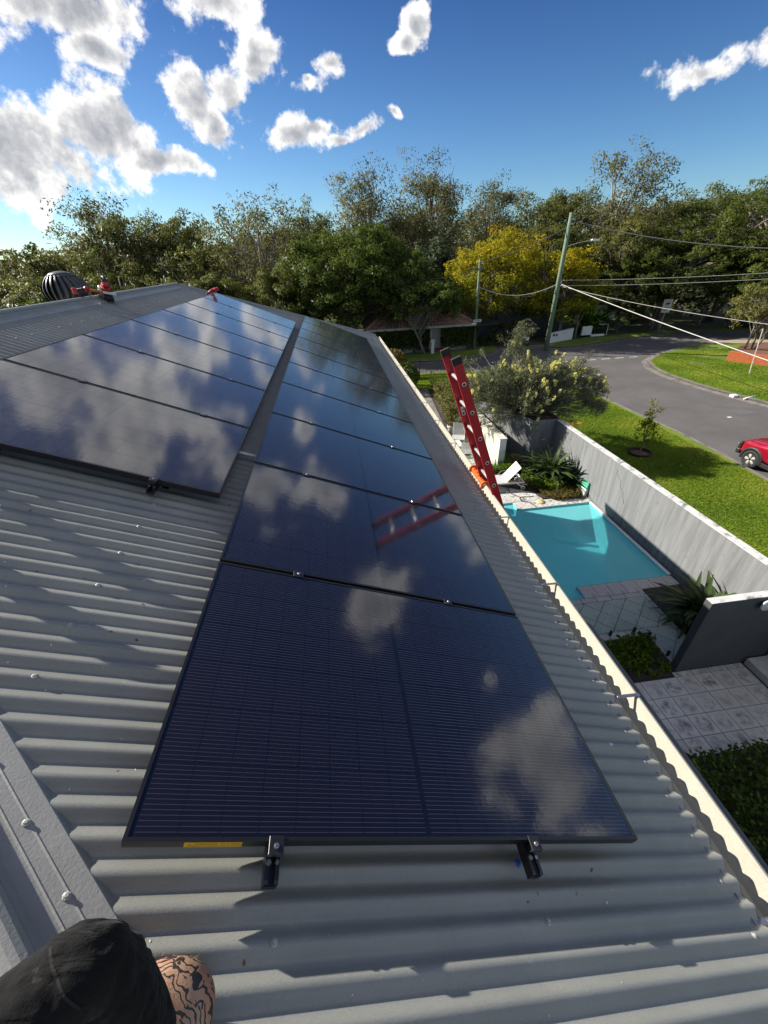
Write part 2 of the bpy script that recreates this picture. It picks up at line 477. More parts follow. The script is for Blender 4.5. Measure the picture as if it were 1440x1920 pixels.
LM = {}
LM['gum'] = leafmat('gum_leaf', (0.050, 0.054, 0.019), (0.148, 0.150, 0.054), 0.32)
LM['gumgrey'] = leafmat('grey_gum_leaf', (0.060, 0.060, 0.029), (0.178, 0.170, 0.084), 0.32)
LM['gumgreen'] = leafmat('green_gum_leaf', (0.047, 0.054, 0.016), (0.138, 0.146, 0.046), 0.32)
LM['dark'] = leafmat('dark_leaf', (0.034, 0.052, 0.012), (0.105, 0.138, 0.030), 0.28, tip=(0.12, 0.15, 0.03))
LM['deep'] = leafmat('deep_green_leaf', (0.027, 0.042, 0.012), (0.094, 0.116, 0.027), 0.28, tip=(0.10, 0.105, 0.02))
LM['yellow'] = leafmat('yellow_leaf', (0.070, 0.110, 0.010), (0.29, 0.25, 0.014), 0.3, tip=(0.50, 0.29, 0.016))
LM['conifer'] = leafmat('conifer_leaf', (0.030, 0.048, 0.026), (0.080, 0.105, 0.060), 0.15)
LM['banksia'] = leafmat('banksia_leaf', (0.045, 0.052, 0.034), (0.165, 0.178, 0.112), 0.2, tip=(0.46, 0.48, 0.33))
LM['flower'] = leafmat('yellow_flower', (0.62, 0.58, 0.20), (0.86, 0.80, 0.42), 0.2)
LM['strap'] = leafmat('strap_leaf', (0.020, 0.042, 0.016), (0.060, 0.090, 0.035), 0.15, 0.35)
LM['hedge'] = leafmat('hedge_leaf', (0.020, 0.042, 0.006), (0.075, 0.120, 0.014), 0.2, 0.4, tip=(0.16, 0.22, 0.02))
LM['cover'] = leafmat('ground_cover_leaf', (0.035, 0.065, 0.008), (0.13, 0.20, 0.018), 0.25, 0.4, tip=(0.22, 0.27, 0.04))
LM['coverdry'] = leafmat('dry_cover_leaf', (0.045, 0.050, 0.012), (0.13, 0.11, 0.03), 0.2, 0.6, tip=(0.20, 0.10, 0.03))
LM['sapling'] = leafmat('sapling_leaf', (0.06, 0.10, 0.006), (0.26, 0.28, 0.010), 0.3, 0.45, tip=(0.42, 0.26, 0.03))
LM['palm'] = leafmat('bright_strap_leaf', (0.035, 0.09, 0.008), (0.10, 0.22, 0.015), 0.25, 0.4)
LM['blade'] = leafmat('grass_blade', (0.105, 0.175, 0.012), (0.205, 0.28, 0.022), 0.3, 0.6, tip=(0.31, 0.32, 0.05))
LM['straw'] = leafmat('sparse_leaf', (0.075, 0.080, 0.022), (0.19, 0.18, 0.06), 0.25)
for k in LM: pass

# ------------------------------------------------------------------ roof frame: (u down the slope, v along the gutter, n off the roof)
BR = Matrix.Rotation(TH, 3, 'Y')


def W(u, v, n=0.0):
    return BR @ Vector((u, v, n))


def text_mesh(s, size, mat, extrude=0.0, align='CENTER'):
    cu = bpy.data.curves.new('lettering', 'FONT')
    cu.body = s; cu.size = size; cu.extrude = extrude; cu.align_x = align; cu.align_y = 'CENTER'
    cu.resolution_u = 2
    o = bpy.data.objects.new('lettering_tmp', cu); COL.objects.link(o)
    dg = bpy.context.evaluated_depsgraph_get()
    me = bpy.data.meshes.new_from_object(o.evaluated_get(dg))
    bpy.data.objects.remove(o); bpy.data.curves.remove(cu)
    me.materials.clear(); me.materials.append(mat)
    return me


# ------------------------------------------------------------------ the house we stand on
HB = Vector((-2.4, 5.0, Z0))
house = thing('house', 'house under our feet with grey corrugated metal roof and cream gutter', 'house', HB)


def hpart(mb, name, mat, smooth=False, roofframe=False, parent=None, bevel=0):
    return mb.build(name, mat, parent or house, smooth, tuple(-HB), (0, TH, 0) if roofframe else (0, 0, 0), bevel)


PITCH, AMP, N0, VC = 0.0762, 0.0102, -0.12, 0.049
UE = 2.31


def u_hip(v):
    a = -0.52 - (v - 0.184) / 0.924
    b = -2.6 + (v - 9.65) / 0.866
    return max(-2.62, a, b)


def corr(v):
    return N0 + AMP * math.cos(2 * math.pi * (v - VC) / PITCH)


def sheet(v0, v1, lift, uL, uR, ncol=5):
    mb = MB(); per = 10
    n = max(1, int(round((v1 - v0) / PITCH * per)))
    vs, fs = [], []
    for i in range(n + 1):
        v = v0 + (v1 - v0) * i / n
        a, b = uL(v), uR(v)
        a = min(a, b - 0.002)
        for k in range(ncol + 1):
            vs.append((a + (b - a) * k / ncol, v, corr(v) + lift))
    for i in range(n):
        for k in range(ncol):
            q = i * (ncol + 1) + k
            fs.append((q, q + 1, q + ncol + 2, q + ncol + 1))
    mb.add(vs, fs)
    return mb


v = -2.44 + 0.02
k = 0
while v < 13.85:
    v1 = min(v + 0.762 + 0.062, 13.88)
    hpart(sheet(v, v1, 0.0020 * (k % 2) , u_hip, lambda q: UE), 'roof_sheet', MT['roof'], True, True)
    v += 0.762; k += 1

# other faces of the hipped roof
def face_sheet(o, eu, ev, length, half0, half1, name):
    """corrugated triangle or trapezoid: half width half0 at the top edge growing to half1 at the eave"""
    eu = Vector(eu).normalized(); ev = Vector(ev).normalized(); en = ev.cross(eu)
    if en.z < 0: en = -en
    vs, fs = [], []
    c0, c1 = half0; d0, d1 = half1
    n = int((d1 - d0) / PITCH * 8)
    for i in range(n + 1):
        w = d0 + (d1 - d0) * i / n
        if w < c0: a = (c0 - w) / max(1e-6, c0 - d0)
        elif w > c1: a = (w - c1) / max(1e-6, d1 - c1)
        else: a = 0
        for q in (a * length, length):
            p = Vector(o) + ev * w + eu * q + en * (AMP * math.cos(2 * math.pi * w / PITCH))
            vs.append(p)
    for i in range(n):
        fs.append((2 * i, 2 * i + 1, 2 * i + 3, 2 * i + 2))
    mb = MB(); mb.add(vs, fs)
    hpart(mb, name, MT['roof'], True)


RT = W(-2.62, 0, N0)                    # ridge line x, z
rx, rz = RT.x, RT.z
y0r, y1r = 2.13, 9.62
ex, ez = W(UE, 0, N0).x, W(UE, 0, N0).z
run = ex - rx
face_sheet((rx, 0, rz), (-math.cos(TH), 0, -math.sin(TH)), (0, 1, 0), (UE + 2.62), (y0r, y1r), (-2.45, 13.9), 'back_roof_slope')
ny = y0r + 2.45
face_sheet((rx, y0r, rz), (0, -ny, ez - rz), (1, 0, 0), math.hypot(ny, ez - rz), (0, 0), (-run, run), 'near_roof_slope')
fy = 13.9 - y1r
face_sheet((rx, y1r, rz), (0, fy, ez - rz), (1, 0, 0), math.hypot(fy, ez - rz), (0, 0), (-run, run), 'far_roof_slope')

# caps: flange on both faces and a rolled top
def cap(name, p0, p1, sa, na, sb, nb, wid, other=None):
    sa, na, sb, nb = [Vector(q).normalized() for q in (sa, na, sb, nb)]
    up = (na + nb).normalized()
    c = AMP + 0.003
    prof = []
    prof.append(sa * (wid + .030) + na * (c - 0.034)); prof.append(sa * (wid + .004) + na * (c - .003)); prof.append(sa * wid + na * c)
    for q, h in ((wid * .72, 0), (wid * .70, .0022), (wid * .67, 0), (wid * .50, 0), (wid * .48, .0022), (wid * .45, 0)):
        prof.append(sa * q + na * (c + h))
    r = 0.032
    prof.append(sa * (r + .006) + na * (c + 0.001))
    base = up * (c + 0.012)
    side = (sa - up * sa.dot(up)).normalized()
    for j in range(9):
        a = math.pi * (j / 8) * 1.16 - 0.25
        prof.append(base + side * (r * math.cos(a)) + up * (r * math.sin(a) + 0.004))
    prof.append(sb * (r + .006) + nb * (c + 0.001))
    prof.append(sb * wid + nb * c); prof.append(sb * wid + nb * (c - 0.05))
    p0, p1 = Vector(p0), Vector(p1)
    mb = MB()
    mb.ext(prof, [p0.lerp(p1, i / 12) for i in range(13)])
    return hpart(mb, name, MT['cap'])


nA = W(0, 0, 1)
hd = W(1, -0.924, 0).normalized()
sA = W(0.924, 1, 0).normalized()
mm = Vector((1, 1, 0)).normalized()
refl = lambda q, m: q - m * (2 * q.dot(m))
h0, h1 = W(-2.6, 0.184 - 0.924 * (-2.6 + 0.52), N0), W(2.34, 0.184 - 0.924 * (2.34 + 0.52), N0)
cap('hip_cap', h0, h1, sA, nA, refl(sA, mm), refl(nA, mm), 0.158)
f0, f1 = W(-2.6, 9.65, N0), W(2.33, 9.65 + 4.93 * .866, N0)
sF = W(0.866, -1, 0).normalized()
mf = Vector((1, -1, 0)).normalized()
cap('hip_cap', f0, f1, sF, nA, refl(sF, mf), refl(nA, mf), 0.15)
mxp = Vector((1, 0, 0))
cap('ridge_cap', (rx, y0r - .05, rz + .004), (rx, y1r + .05, rz + .004), W(1, 0, 0), nA, refl(W(1, 0, 0), mxp), refl(nA, mxp), 0.122)

# screws
sm = MB(); sm.lathe([(0.0098, 0), (0.0098, 0.0014), (0.0080, 0.0028), (0.0060, 0.0028), (0.0058, 0.0072), (0.0044, 0.0084)], 8)
screw_me = sm.mesh('roof_screw', MT['screw'])


def screw(u, v, n):
    inst('roof_screw', screw_me, house, W(u, v, n) - HB, (0, TH, 0))


crest = lambda i: VC + i * PITCH
for i in range(-30, 180, 2):
    if -2.3 < crest(i) < 13.7:
        screw(2.205, crest(i), N0 + AMP)
for row in (1.31, 0.43, -0.455, -1.33, -2.24):
    for i in range(-30, 180, 3):
        q = crest(i)
        if q < -2.0 or q > 13.6 or row < u_hip(q) + 0.2: continue
        if -0.02 < row < 1.77 and -0.06 < q < 11.56: continue
        if -1.9 < row < -0.12 and 1.72 < q < 9.85: continue
        screw(row, q, N0 + AMP)
for i in range(-6, 30, 2):
    q = crest(i); uu = -0.52 - (q - 0.184) / 0.924
    if uu > -2.5: screw(uu + 0.125 * .95, q + 0.125 * .25, N0 + AMP + .004)
for i in range(26, 124, 2):
    screw(-2.53, crest(i), N0 + AMP + .004)

# gutter, fascia, parapet and walls below
gx = 2.052
prof = [(gx, 0, -0.985), (gx, 0, -1.105), (gx + .125, 0, -1.105), (gx + .150, 0, -1.08), (gx + .178, 0, -1.022), (gx + .190, 0, -1.016), (gx + .203, 0, -1.022), (gx + .203, 0, -1.034), (gx + .192, 0, -1.036), (gx + .160, 0, -1.09), (gx + .135, 0, -1.125), (gx - .01, 0, -1.125)]
mb = MB(); mb.ext(prof, [(0, -2.5 + 16.42 * i / 20, 0) for i in range(21)])
gutter = hpart(mb, 'gutter', MT['gutter'])
def edge_strip():
    mb = MB(); vs, fs = [], []
    n = int(16.3 / PITCH * 8)
    rr = random.Random(3)
    for i in range(n + 1):
        q = -2.42 + 16.3 * i / n
        a = W(UE + 0.004 + rr.uniform(0, .006), q, corr(q) - 0.0012); b = W(UE - .012, q, corr(q) - 0.018 - rr.uniform(0, .004))
        vs += [a, b]
    fs = [(2 * i, 2 * i + 1, 2 * i + 3, 2 * i + 2) for i in range(n)]
    mb.add(vs, fs); return mb
hpart(edge_strip(), 'edge_sealant', pm('old_sealant', (.24, .21, .15), .8, 0, .3, 30), True)
clip = MB()
clip.box(-0.10, 0.10, -0.010, 0.010, 0.0, 0.0025); clip.box(-0.04, 0.07, -0.0045, 0.0045, 0.0026, 0.005)
clip_me = clip.mesh('gutter_clip', MT['steel'])
for q in (-1.2, -0.22, 0.73, 1.70, 2.68, 4.6, 5.55, 6.5, 7.5, 8.5, 9.5, 10.5, 11.5, 12.5):
    inst('gutter_clip', clip_me, house, Vector((gx + .105, q, -1.008)) - HB, (0, RAD(3), 0))
mb = MB(); mb.box(gx - .03, gx - .012, -2.48, 13.9, -1.20, -0.985)
hpart(mb, 'fascia', MT['dkwall'])
mb = MB(); mb.prism([(2.25, -3.2), (2.485, -3.2), (2.485, 1.50), (2.45, 1.545), (2.25, 1.56)], -1.62, -1.30)
hpart(mb, 'window_hood', pm('hood_paint', (0.105, 0.117, 0.122), 0.7, 0, .06, 2), bevel=.012)
mb = MB(); mb.box(-6.4, 1.62, -1.9, 13.3, Z0 - .1, -1.13)
hpart(mb, 'wall', MT['dkwall'])
mb = MB(); mb.box(1.62, 2.03, -2.4, 13.85, -1.16, -1.135)
hpart(mb, 'soffit', MT['white'])
win = MB(); win.box(1.60, 1.66, 4.2, 7.6, -3.4, -1.6)
hpart(win, 'window', MT['winglass'])

# ------------------------------------------------------------------ solar panels
PW, PD, PP = 1.7624, 1.134, 1.154


def cellmat(name, cell=True):
    m = bpy.data.materials.new(name); m.use_nodes = True
    t = NT(m.node_tree); b = t.n['Principled BSDF']
    tc = t.new('ShaderNodeTexCoord')
    geo = t.new('ShaderNodeNewGeometry')
    if cell:
        uv = t.new('ShaderNodeUVMap', uv_map='UVMap')
        s = t.new('ShaderNodeSeparateXYZ'); t.l.new(uv.outputs[0], s.inputs[0])
        fr = t.math('FRACT', t.math('MULTIPLY', s.outputs[1], 14.0))
        dd = t.math('ABSOLUTE', t.math('SUBTRACT', fr, 0.5))
        line = t.math('LESS_THAN', dd, 0.045)
        n = t.noise(geo.outputs['Position'], 3.0, 2)
        base = t.mix(n, (0.0034, 0.0026, 0.0065), (0.0042, 0.0032, 0.0085))
        c = t.mix(line, base, (0.058, 0.055, 0.062))
        t.put(b.inputs['Base Color'], c)
        t.put(b.inputs['Roughness'], 0.45)
    else:
        t.put(b.inputs['Base Color'], (0.0010, 0.0010, 0.0016)); b.inputs['Roughness'].default_value = .5
    b.inputs['Specular IOR Level'].default_value = 0.2
    b.inputs['Coat Weight'].default_value = 1.0
    b.inputs['Coat IOR'].default_value = 1.78
    dirt = t.noise(geo.outputs['Position'], 2.2, 6, 0.65)
    t.put(b.inputs['Coat Roughness'], t.maprange(dirt, 0.3, 0.75, 0.055, 0.105))
    bn = t.new('ShaderNodeBump'); bn.inputs['Strength'].default_value = 0.022; bn.inputs['Distance'].default_value = 0.01
    t.put(bn.inputs['Height'], t.noise(geo.outputs['Position'], 28.0, 3, 0.6))
    t.l.new(bn.outputs[0], b.inputs['Coat Normal'])
    return m


MT['cell'] = cellmat('pv_cell'); MT['laminate'] = cellmat('pv_backsheet', False)
mf_ = bpy.data.materials.new('pv_frame'); mf_.use_nodes = True
_b = mf_.node_tree.nodes['Principled BSDF']
_b.inputs['Base Color'].default_value = (0.055, 0.055, 0.057, 1); _b.inputs['Metallic'].default_value = 0.8; _b.inputs['Roughness'].default_value = 0.36
MT['pvframe'] = mf_

CWd, CDd = 0.1045, 0.1815
def cell_pts(cx, cy, z):
    a, b, h = CWd / 2, CDd / 2, 0.007
    return [(cx - a + h, cy - b, z), (cx + a - h, cy - b, z), (cx + a, cy - b + h, z), (cx + a, cy + b - h, z), (cx + a - h, cy + b, z), (cx - a + h, cy + b, z), (cx - a, cy + b - h, z), (cx - a, cy - b + h, z)]


def cell_mesh(centres):
    vs, fs = [], []
    for (cx, cy) in centres:
        o = len(vs); vs += cell_pts(cx, cy, 0.0); fs.append(tuple(range(o, o + 8)))
    me = bpy.data.meshes.new('solar_cell'); me.from_pydata(vs, [], fs); me.materials.append(MT['cell'])
    uv = me.uv_layers.new(name='UVMap')
    for p in me.polygons:
        cx, cy = centres[p.index]
        for li in p.loop_indices:
            co = me.vertices[me.loops[li].vertex_index].co
            uv.data[li].uv = ((co.x - cx) / CWd + .5, (co.y - cy) / CDd + .5)
    me.update(); return me


centres = []
for hx in (0, 1):
    for i in range(8):
        for j in range(6):
            cx = 0.0212 + hx * (0.852 + 0.016) + (i + .5) * 0.1065
            centres.append((cx, 0.0135 + (j + .5) * 0.1845))
one_cell = cell_mesh([(0, 0)])
all_cells = cell_mesh(centres)
fm = MB(); fw = 0.010
fm.box(0, PW, 0, fw, -.035, 0); fm.box(0, PW, PD - fw, PD, -.035, 0)
fm.box(0, fw, fw, PD - fw, -.035, -.0002); fm.box(PW - fw, PW, fw, PD - fw, -.035, -.0002)
frame_me = fm.mesh('frame', MT['pvframe'])
lm = MB(); lm.box(fw, PW - fw, fw, PD - fw, -.008, -.0026)
lam_me = lm.mesh('laminate', MT['laminate'])

ORD = ['nearest', 'second', 'third', 'fourth', 'fifth', 'sixth', 'seventh', 'eighth', 'ninth', 'farthest']


def panel(u, v, label, detailed):
    o = thing('solar_panel', label, 'solar panel', W(u, v, 0), (0, TH, 0), 'black solar panels on the roof')
    inst('frame', frame_me, o); inst('laminate', lam_me, o)
    if detailed:
        for (cx, cy) in centres:
            inst('solar_cell', one_cell, o, (cx, cy, -0.0022))
    else:
        c = inst('solar_cells', all_cells, o, (0, 0, -0.0022)); c['kind'] = 'stuff'
    return o


for i in range(10):
    lb = '%s black solar panel of the long row beside the gutter' % ORD[i]
    if i == 0: lb = 'large black solar panel nearest the camera, with yellow warning sticker on its front edge'
    if i in (1,): lb = 'black solar panel second in the row beside the gutter, with the ladder mirrored in it'
    if i == 9: lb = 'farthest black solar panel of the long row beside the gutter'
    p_ = panel(0, i * PP, lb, i < 4)
    if i == 0: first_panel = p_
LV = 1.7523
LORD = ['nearest', 'second', 'third', 'fourth', 'fifth', 'sixth', 'farthest']
for i in range(7):
    panel(-0.126 - PW, LV + i * PP, '%s black solar panel of the upper row beside the ridge' % LORD[i], i < 2)

# yellow warning sticker on the front frame
st = MB(); st.box(0.151, 0.303, -0.0008, -0.0001, -0.0345, -0.0065)
sticker = st.build('warning_sticker', MT['yellowsticker'], first_panel)
sticker['label'] = 'yellow sticker reading WARNING: PV STRING DISCONNECTION POINT'
for s_, zz, sz in (('WARNING: PV STRING', -0.0148, 0.0128), ('DISCONNECTION POINT', -0.0272, 0.0118)):
    me = text_mesh(s_, sz, MT['print'])
    inst('lettering', me, sticker, (0.241, -0.0011, zz), (RAD(90), 0, 0))
tri = MB()
def tri_ring(c, r1, r2, y):
    a = [(c[0] + r1 * math.sin(q), y, c[1] + r1 * math.cos(q)) for q in (0, 2.094, 4.189)]
    b = [(c[0] + r2 * math.sin(q), y, c[1] + r2 * math.cos(q)) for q in (0, 2.094, 4.189)]
    tri.add(a + b, [(0, 1, 4, 3), (1, 2, 5, 4), (2, 0, 3, 5)])
tri_ring((0.166, -0.0238), 0.0098, 0.0078, -0.0011)
tri.add([(0.1655, -.0011, -.019), (0.1675, -.0011, -.019), (0.1662, -.0011, -.0235), (0.1680, -.0011, -.0235), (0.1655, -.0011, -.0275), (0.1662, -.0011, -.0245), (0.1645, -.0011, -.0245)], [(0, 1, 2, 3), (3, 4, 5, 6)])
tri.build('hazard_symbol', MT['print'], sticker)

# rails with clamps
def rail(u, v0, v1, label, joints, front=True):
    r = thing('mounting_rail', label, 'mounting rail', W(u, v0, -0.075), (0, TH, 0), 'mounting rails under the panels')
    L = v1 - v0; w = 0.020
    pr = [(-w, 0, .040), (-w, 0, 0), (w, 0, 0), (w, 0, .040), (w * .45, 0, .040), (w * .45, 0, .036), (w * .85, 0, .034), (w * .85, 0, .022), (w * .5, 0, .018), (-w * .5, 0, .018), (-w * .85, 0, .022), (-w * .85, 0, .034), (-w * .45, 0, .036), (-w * .45, 0, .040)]
    mb = MB(); mb.ext(pr, [(0, 0, 0), (0, L, 0)], closed=True)
    mb.build('rail_channel', MT['black'], r)
    for q in [0.16 + 1.2 * i for i in range(int(L / 1.2))]:
        f = MB(); f.box(.0205, .026, q, q + .04, -.04, .032); f.box(.0205, .055, q, q + .04, -.040, -.035)
        f.build('foot', MT['black'], r)
    return r


def clamp(r, v, n, end):
    """v in the rail's own frame, n: top of the panel frame above rail underside"""
    mb = MB()
    if end:
        mb.box(-.021, .021, v - .032, v + .011, n + .0005, n + .0055)
        mb.box(-.021, .021, v - .032, v - .027, n - .012, n + .0005)
        mb.box(-.012, .012, v - .026, v - .006, .040, n - .001)
        bv = v - .014
    else:
        mb.box(-.026, .026, v - .020, v + .020, n + .0005, n + .0048)
        mb.box(-.010, .010, v - .006, v + .006, .040, n + .0005)
        bv = v
    c = mb.build('end_clamp' if end else 'mid_clamp', MT['black'], r, bevel=.001, seg=1)
    b = MB(); b.lathe([(.0075, n + .0055), (.0075, n + .0085), (.006, n + .0115), (.0035, n + .012), (.0035, n + .009)], 10, T((0, bv, 0)))
    b.build('bolt', MT['steel'], c)
    if end:
        b = MB(); b.lathe([(.008, .041), (.008, .046)], 6, T((-.012, v - .038, 0))); b.lathe([(.006, .041), (.006, .045)], 6, T((.012, v - .038, 0)))
        b.build('nut', MT['steel'], c)


for u, lb in ((0.395, 'black rail poking out left under the nearest panel, clamp and bolt on its end'), (1.278, 'black rail poking out right under the nearest panel beside a blue cap')):
    r = rail(u, -0.083, 11.55, lb, None)
    clamp(r, 0.083, 0.075, True)
    for i in range(1, 10): clamp(r, 0.083 + i * PP - 0.010, 0.075, False)
    clamp(r, 0.083 + 10 * PP - .02 + .03, 0.075, False)
for u, lb in ((-0.494, 'black rail end sticking out under the upper row of panels'), (-1.372, 'black mounting rail under the upper row, on the ridge side')):
    r = rail(u, 1.69, 9.84, lb, None)
    clamp(r, LV - 1.69, 0.075, True)
    for i in range(1, 7): clamp(r, LV - 1.69 + i * PP - 0.010, 0.075, False)

mb = MB(); mb.tube([(-0.30, 2.51, -.062), (-.10, 2.513, -.062), (0.15, 2.522, -.062)], 0.0125, 10)
cd = mb.build('conduit', MT['conduit'], None, True, rot=(0, TH, 0))
tag(cd, 'short pale grey conduit crossing the gap between the two panel rows', 'conduit')

# ------------------------------------------------------------------ small things on the roof
mb = MB(); mb.lathe([(.010, 0), (.0105, .004), (.008, .012), (.0085, .016), (.005, .017)], 9, T(sc=(1, 1, 1)))
bc = mb.build('bolt_cap', MT['blueplastic'], None, True, loc=W(1.262, -0.022, N0 + .006), rot=(RAD(80), TH, RAD(30)))
tag(bc, 'tiny blue plastic cap lying on the grey roof by the right rail', 'plastic cap')
def scrap(u, v, s, lb, mat='white'):
    mb = MB(); mb.box(-.012 * s, .012 * s, -.004 * s, .004 * s, 0, .003); mb.box(-.003 * s, .004 * s, .003 * s, .011 * s, 0.0005, .004)
    o = mb.build('scrap', MT[mat], None, loc=W(u, v, corr(v) + .001), rot=(0, TH, RAD(25)))
    tag(o, lb, 'scrap')
scrap(2.05, 0.43, 1.0, 'small white scrap on the roof near the gutter')
scrap(2.20, 0.10 + .99, .7, 'white speck lying on the roof in the middle by the gutter')
scrap(1.60, -.02 - .12, .45, 'tiny pale crumb on the roof below the front panel')

ap_ = MB(); ap_.lathe([(.052, -.02), (.052, .36), (.046, .36), (.046, .30)], 16)  # unseen pipes added left of the view to cast the diagonal shadow bands
ap_me = ap_.mesh('pipe', MT['conduit'], True)
fl_ = MB(); fl_.lathe([(.13, .0), (.12, .012), (.07, .03), (.056, .07)], 16); fl_me2 = fl_.mesh('flashing', MT['cap'], True)
for q, lb in ((1.655, 'unseen grey pipe added to cast a shadow band, close to the upper panel row'), (1.31, 'unseen grey pipe added to cast a shadow band, nearer the hip')):
    o_ = thing('added_shadow_pipe', lb, 'added pipe', W(-1.47, q, N0 + .004), (0, 0, 0), 'unseen pipes added to cast shadow bands')
    inst('pipe', ap_me, o_); inst('flashing', fl_me2, o_, rot=(0, TH, 0))

rngd = np.random.default_rng(12)
for nm_, cnt, sz, mm_, lb in (('pale_debris', 150, .0035, 'white', 'pale specks of grit scattered over the roof sheets'), ('leaf_litter', 70, .009, 'mulch', 'tiny dry leaf bits scattered over the roof sheets')):
    Vd, Fd = [], []
    while len(Fd) < cnt:
        u_, v_ = rngd.uniform(-1.2, 2.28), rngd.uniform(-1.2, 6.0)
        if u_ < u_hip(v_) + .2 or (-.03 < u_ < 1.78 and -.05 < v_ < 11.6) or (-1.92 < u_ < -.1 and v_ > 1.7): continue
        a_ = rngd.uniform(0, 6.28); s_ = sz * rngd.uniform(.4, 1.3); q_ = corr(v_) + .0022
        for da, r_ in ((0, s_), (1.7, s_ * .5), (3.14, s_ * .9), (4.6, s_ * .55)):
            vv = v_ + math.sin(a_ + da) * r_; Vd.append(W(u_ + math.cos(a_ + da) * r_, vv, corr(vv) + .0024))
        k_ = len(Vd); Fd.append((k_ - 4, k_ - 3, k_ - 2, k_ - 1))
    mb = MB(); mb.add(Vd, Fd); o_ = mb.build(nm_, MT[mm_]); o_['kind'] = 'stuff'; o_['label'] = lb

# wind driven ventilator behind the ridge
VB = Vector((-2.93, 6.35, 0.72))
vent = thing('roof_ventilator', 'dark grey whirlybird roof ventilator with curved vanes behind the ridge', 'ventilator', VB)
VR, VH = 0.285, 0.36
mb = MB(); mb.lathe([(.25, -.10), (.25, 0.0), (.215, .035), (.20, .12), (.215, .13)], 28)
mb.build('throat', MT['cfc'], vent, True)
mb = MB(); mb.lathe([(.24, .118), (.245, .125), (.245, .14), (.235, .147)], 28); mb.build('base_ring', MT['cfc'], vent, True)
mb = MB(); mb.lathe([(.185, VH + .108), (.12, VH + .150), (.05, VH + .168), (.001, VH + .172)], 28); mb.build('dome', MT['cfc'], vent, True)
mb = MB(); mb.lathe([(.19, .13), (.235, .24), (.235, .33), (.16, VH + .10)], 20); mb.build('inner_drum', MT['black'], vent, True)
van = MB(); vs, fs = [], []
for i in range(11):
    a = i / 10; z = .14 + a * (VH - .02); rr_ = VR * math.sin(math.pi * (0.20 + 0.62 * a)) ** 0.8 + .0
    for k in range(5):
        b = k / 4; ang = RAD(16) * b + RAD(6) * math.sin(a * 3.1); r2 = rr_ * (1.0 - .20 * (1 - b) ** 1.5) + .006 * math.sin(b * 3.14)
        vs.append((r2 * math.cos(ang), r2 * math.sin(ang), z))
for i in range(10):
    for k in range(4):
        q = i * 5 + k; fs.append((q, q + 1, q + 6, q + 5))
van.add(vs, fs); vane_me = van.mesh('vane', MT['cfc'], True)
for i in range(22):
    inst('vane', vane_me, vent, (0, 0, 0), (0, 0, 2 * math.pi * i / 22))

# cordless tools left on the ridge
def tool(name, label, loc, rot, kind):
    o = thing(name, label, 'power tool', loc, rot)
    if kind == 'saw':
        mb = MB(); mb.box(-.07, .08, -.05, .05, .03, .13); mb.box(-.05, .05, -.04, .04, .13, .17); mb.build('motor_housing', MT['redtool'], o, bevel=.018)
        mb = MB(); mb.lathe([(.075, -.012), (.085, -.006), (.085, .006), (.075, .012)], 18, T((.03, -.075, .06), (RAD(90), 0, 0))); w = mb.build('blade_guard', MT['steel'], o, True)
        mb = MB(); mb.lathe([(.03, -.016), (.03, .016)], 12, T((.03, -.075, .06), (RAD(90), 0, 0))); mb.build('hub', MT['carblack'], w)
        mb = MB(); mb.tube([(-.05, .02, .15), (-.12, .02, .19), (-.19, .02, .16), (-.20, .02, .09)], .018, 8); mb.build('handle', MT['carblack'], o, True)
        mb = MB(); mb.box(.09, .20, -.045, .045, .02, .085); mb.build('battery', MT['carblack'], o, bevel=.008)
        mb = MB(); mb.box(-.16, .16, -.06, .07, .006, .014); mb.build('base_plate', MT['steel'], o)
    elif kind == 'drill':
        mb = MB(); mb.lathe([(.028, -.09), (.034, -.07), (.034, .05), (.026, .07), (.020, .10), (.012, .115)], 12, T((0, 0, .05), (0, RAD(90), 0))); mb.build('motor_housing', MT['redtool'], o, True)
        mb = MB(); mb.lathe([(.020, .10), (.022, .12), (.012, .155)], 12, T((0, 0, .05), (0, RAD(90), 0))); mb.build('chuck', MT['carblack'], o, True)
        mb = MB(); mb.tube([(-.03, 0, .05), (-.055, .06, .045), (-.07, .12, .04)], [.024, .021, .022], 8); mb.build('handle', MT['carblack'], o, True)
        mb = MB(); mb.box(-.12, -.02, .115, .165, .005, .075); mb.build('battery', MT['redtool'], o, bevel=.008)
    else:
        mb = MB(); mb.tube([(-.20, 0, .02), (-.05, .01, .03), (.05, .0, .028)], [.014, .018, .016], 8); mb.build('handle', MT['orangewood'], o, True)
        mb = MB(); mb.box(.05, .20, -.012, .012, .012, .045); mb.box(.19, .205, -.02, .02, .0, .055); mb.build('head', MT['steel'], o, bevel=.004)
    return o


tool('circular_saw', 'red and black circular saw lying on the ridge beside the ventilator', W(-2.585, 6.30, -0.060), (RAD(-8), TH + RAD(6), RAD(-60)), 'saw')
tool('cordless_drill', 'red cordless drill lying against the ventilator left of the saw', W(-2.66, 5.95, -0.035), (0, RAD(0), RAD(120)), 'drill')
tool('hammer', 'orange handled hammer lying across the red saw on the ridge', W(-2.60, 6.10, -.03), (0, TH + RAD(-8), RAD(30)), 'hammer')
tool('cordless_drill', 'small red drill at the far top corner of the upper panel row', W(-1.90, 9.66, 0.001), (0, TH, RAD(200)), 'drill')

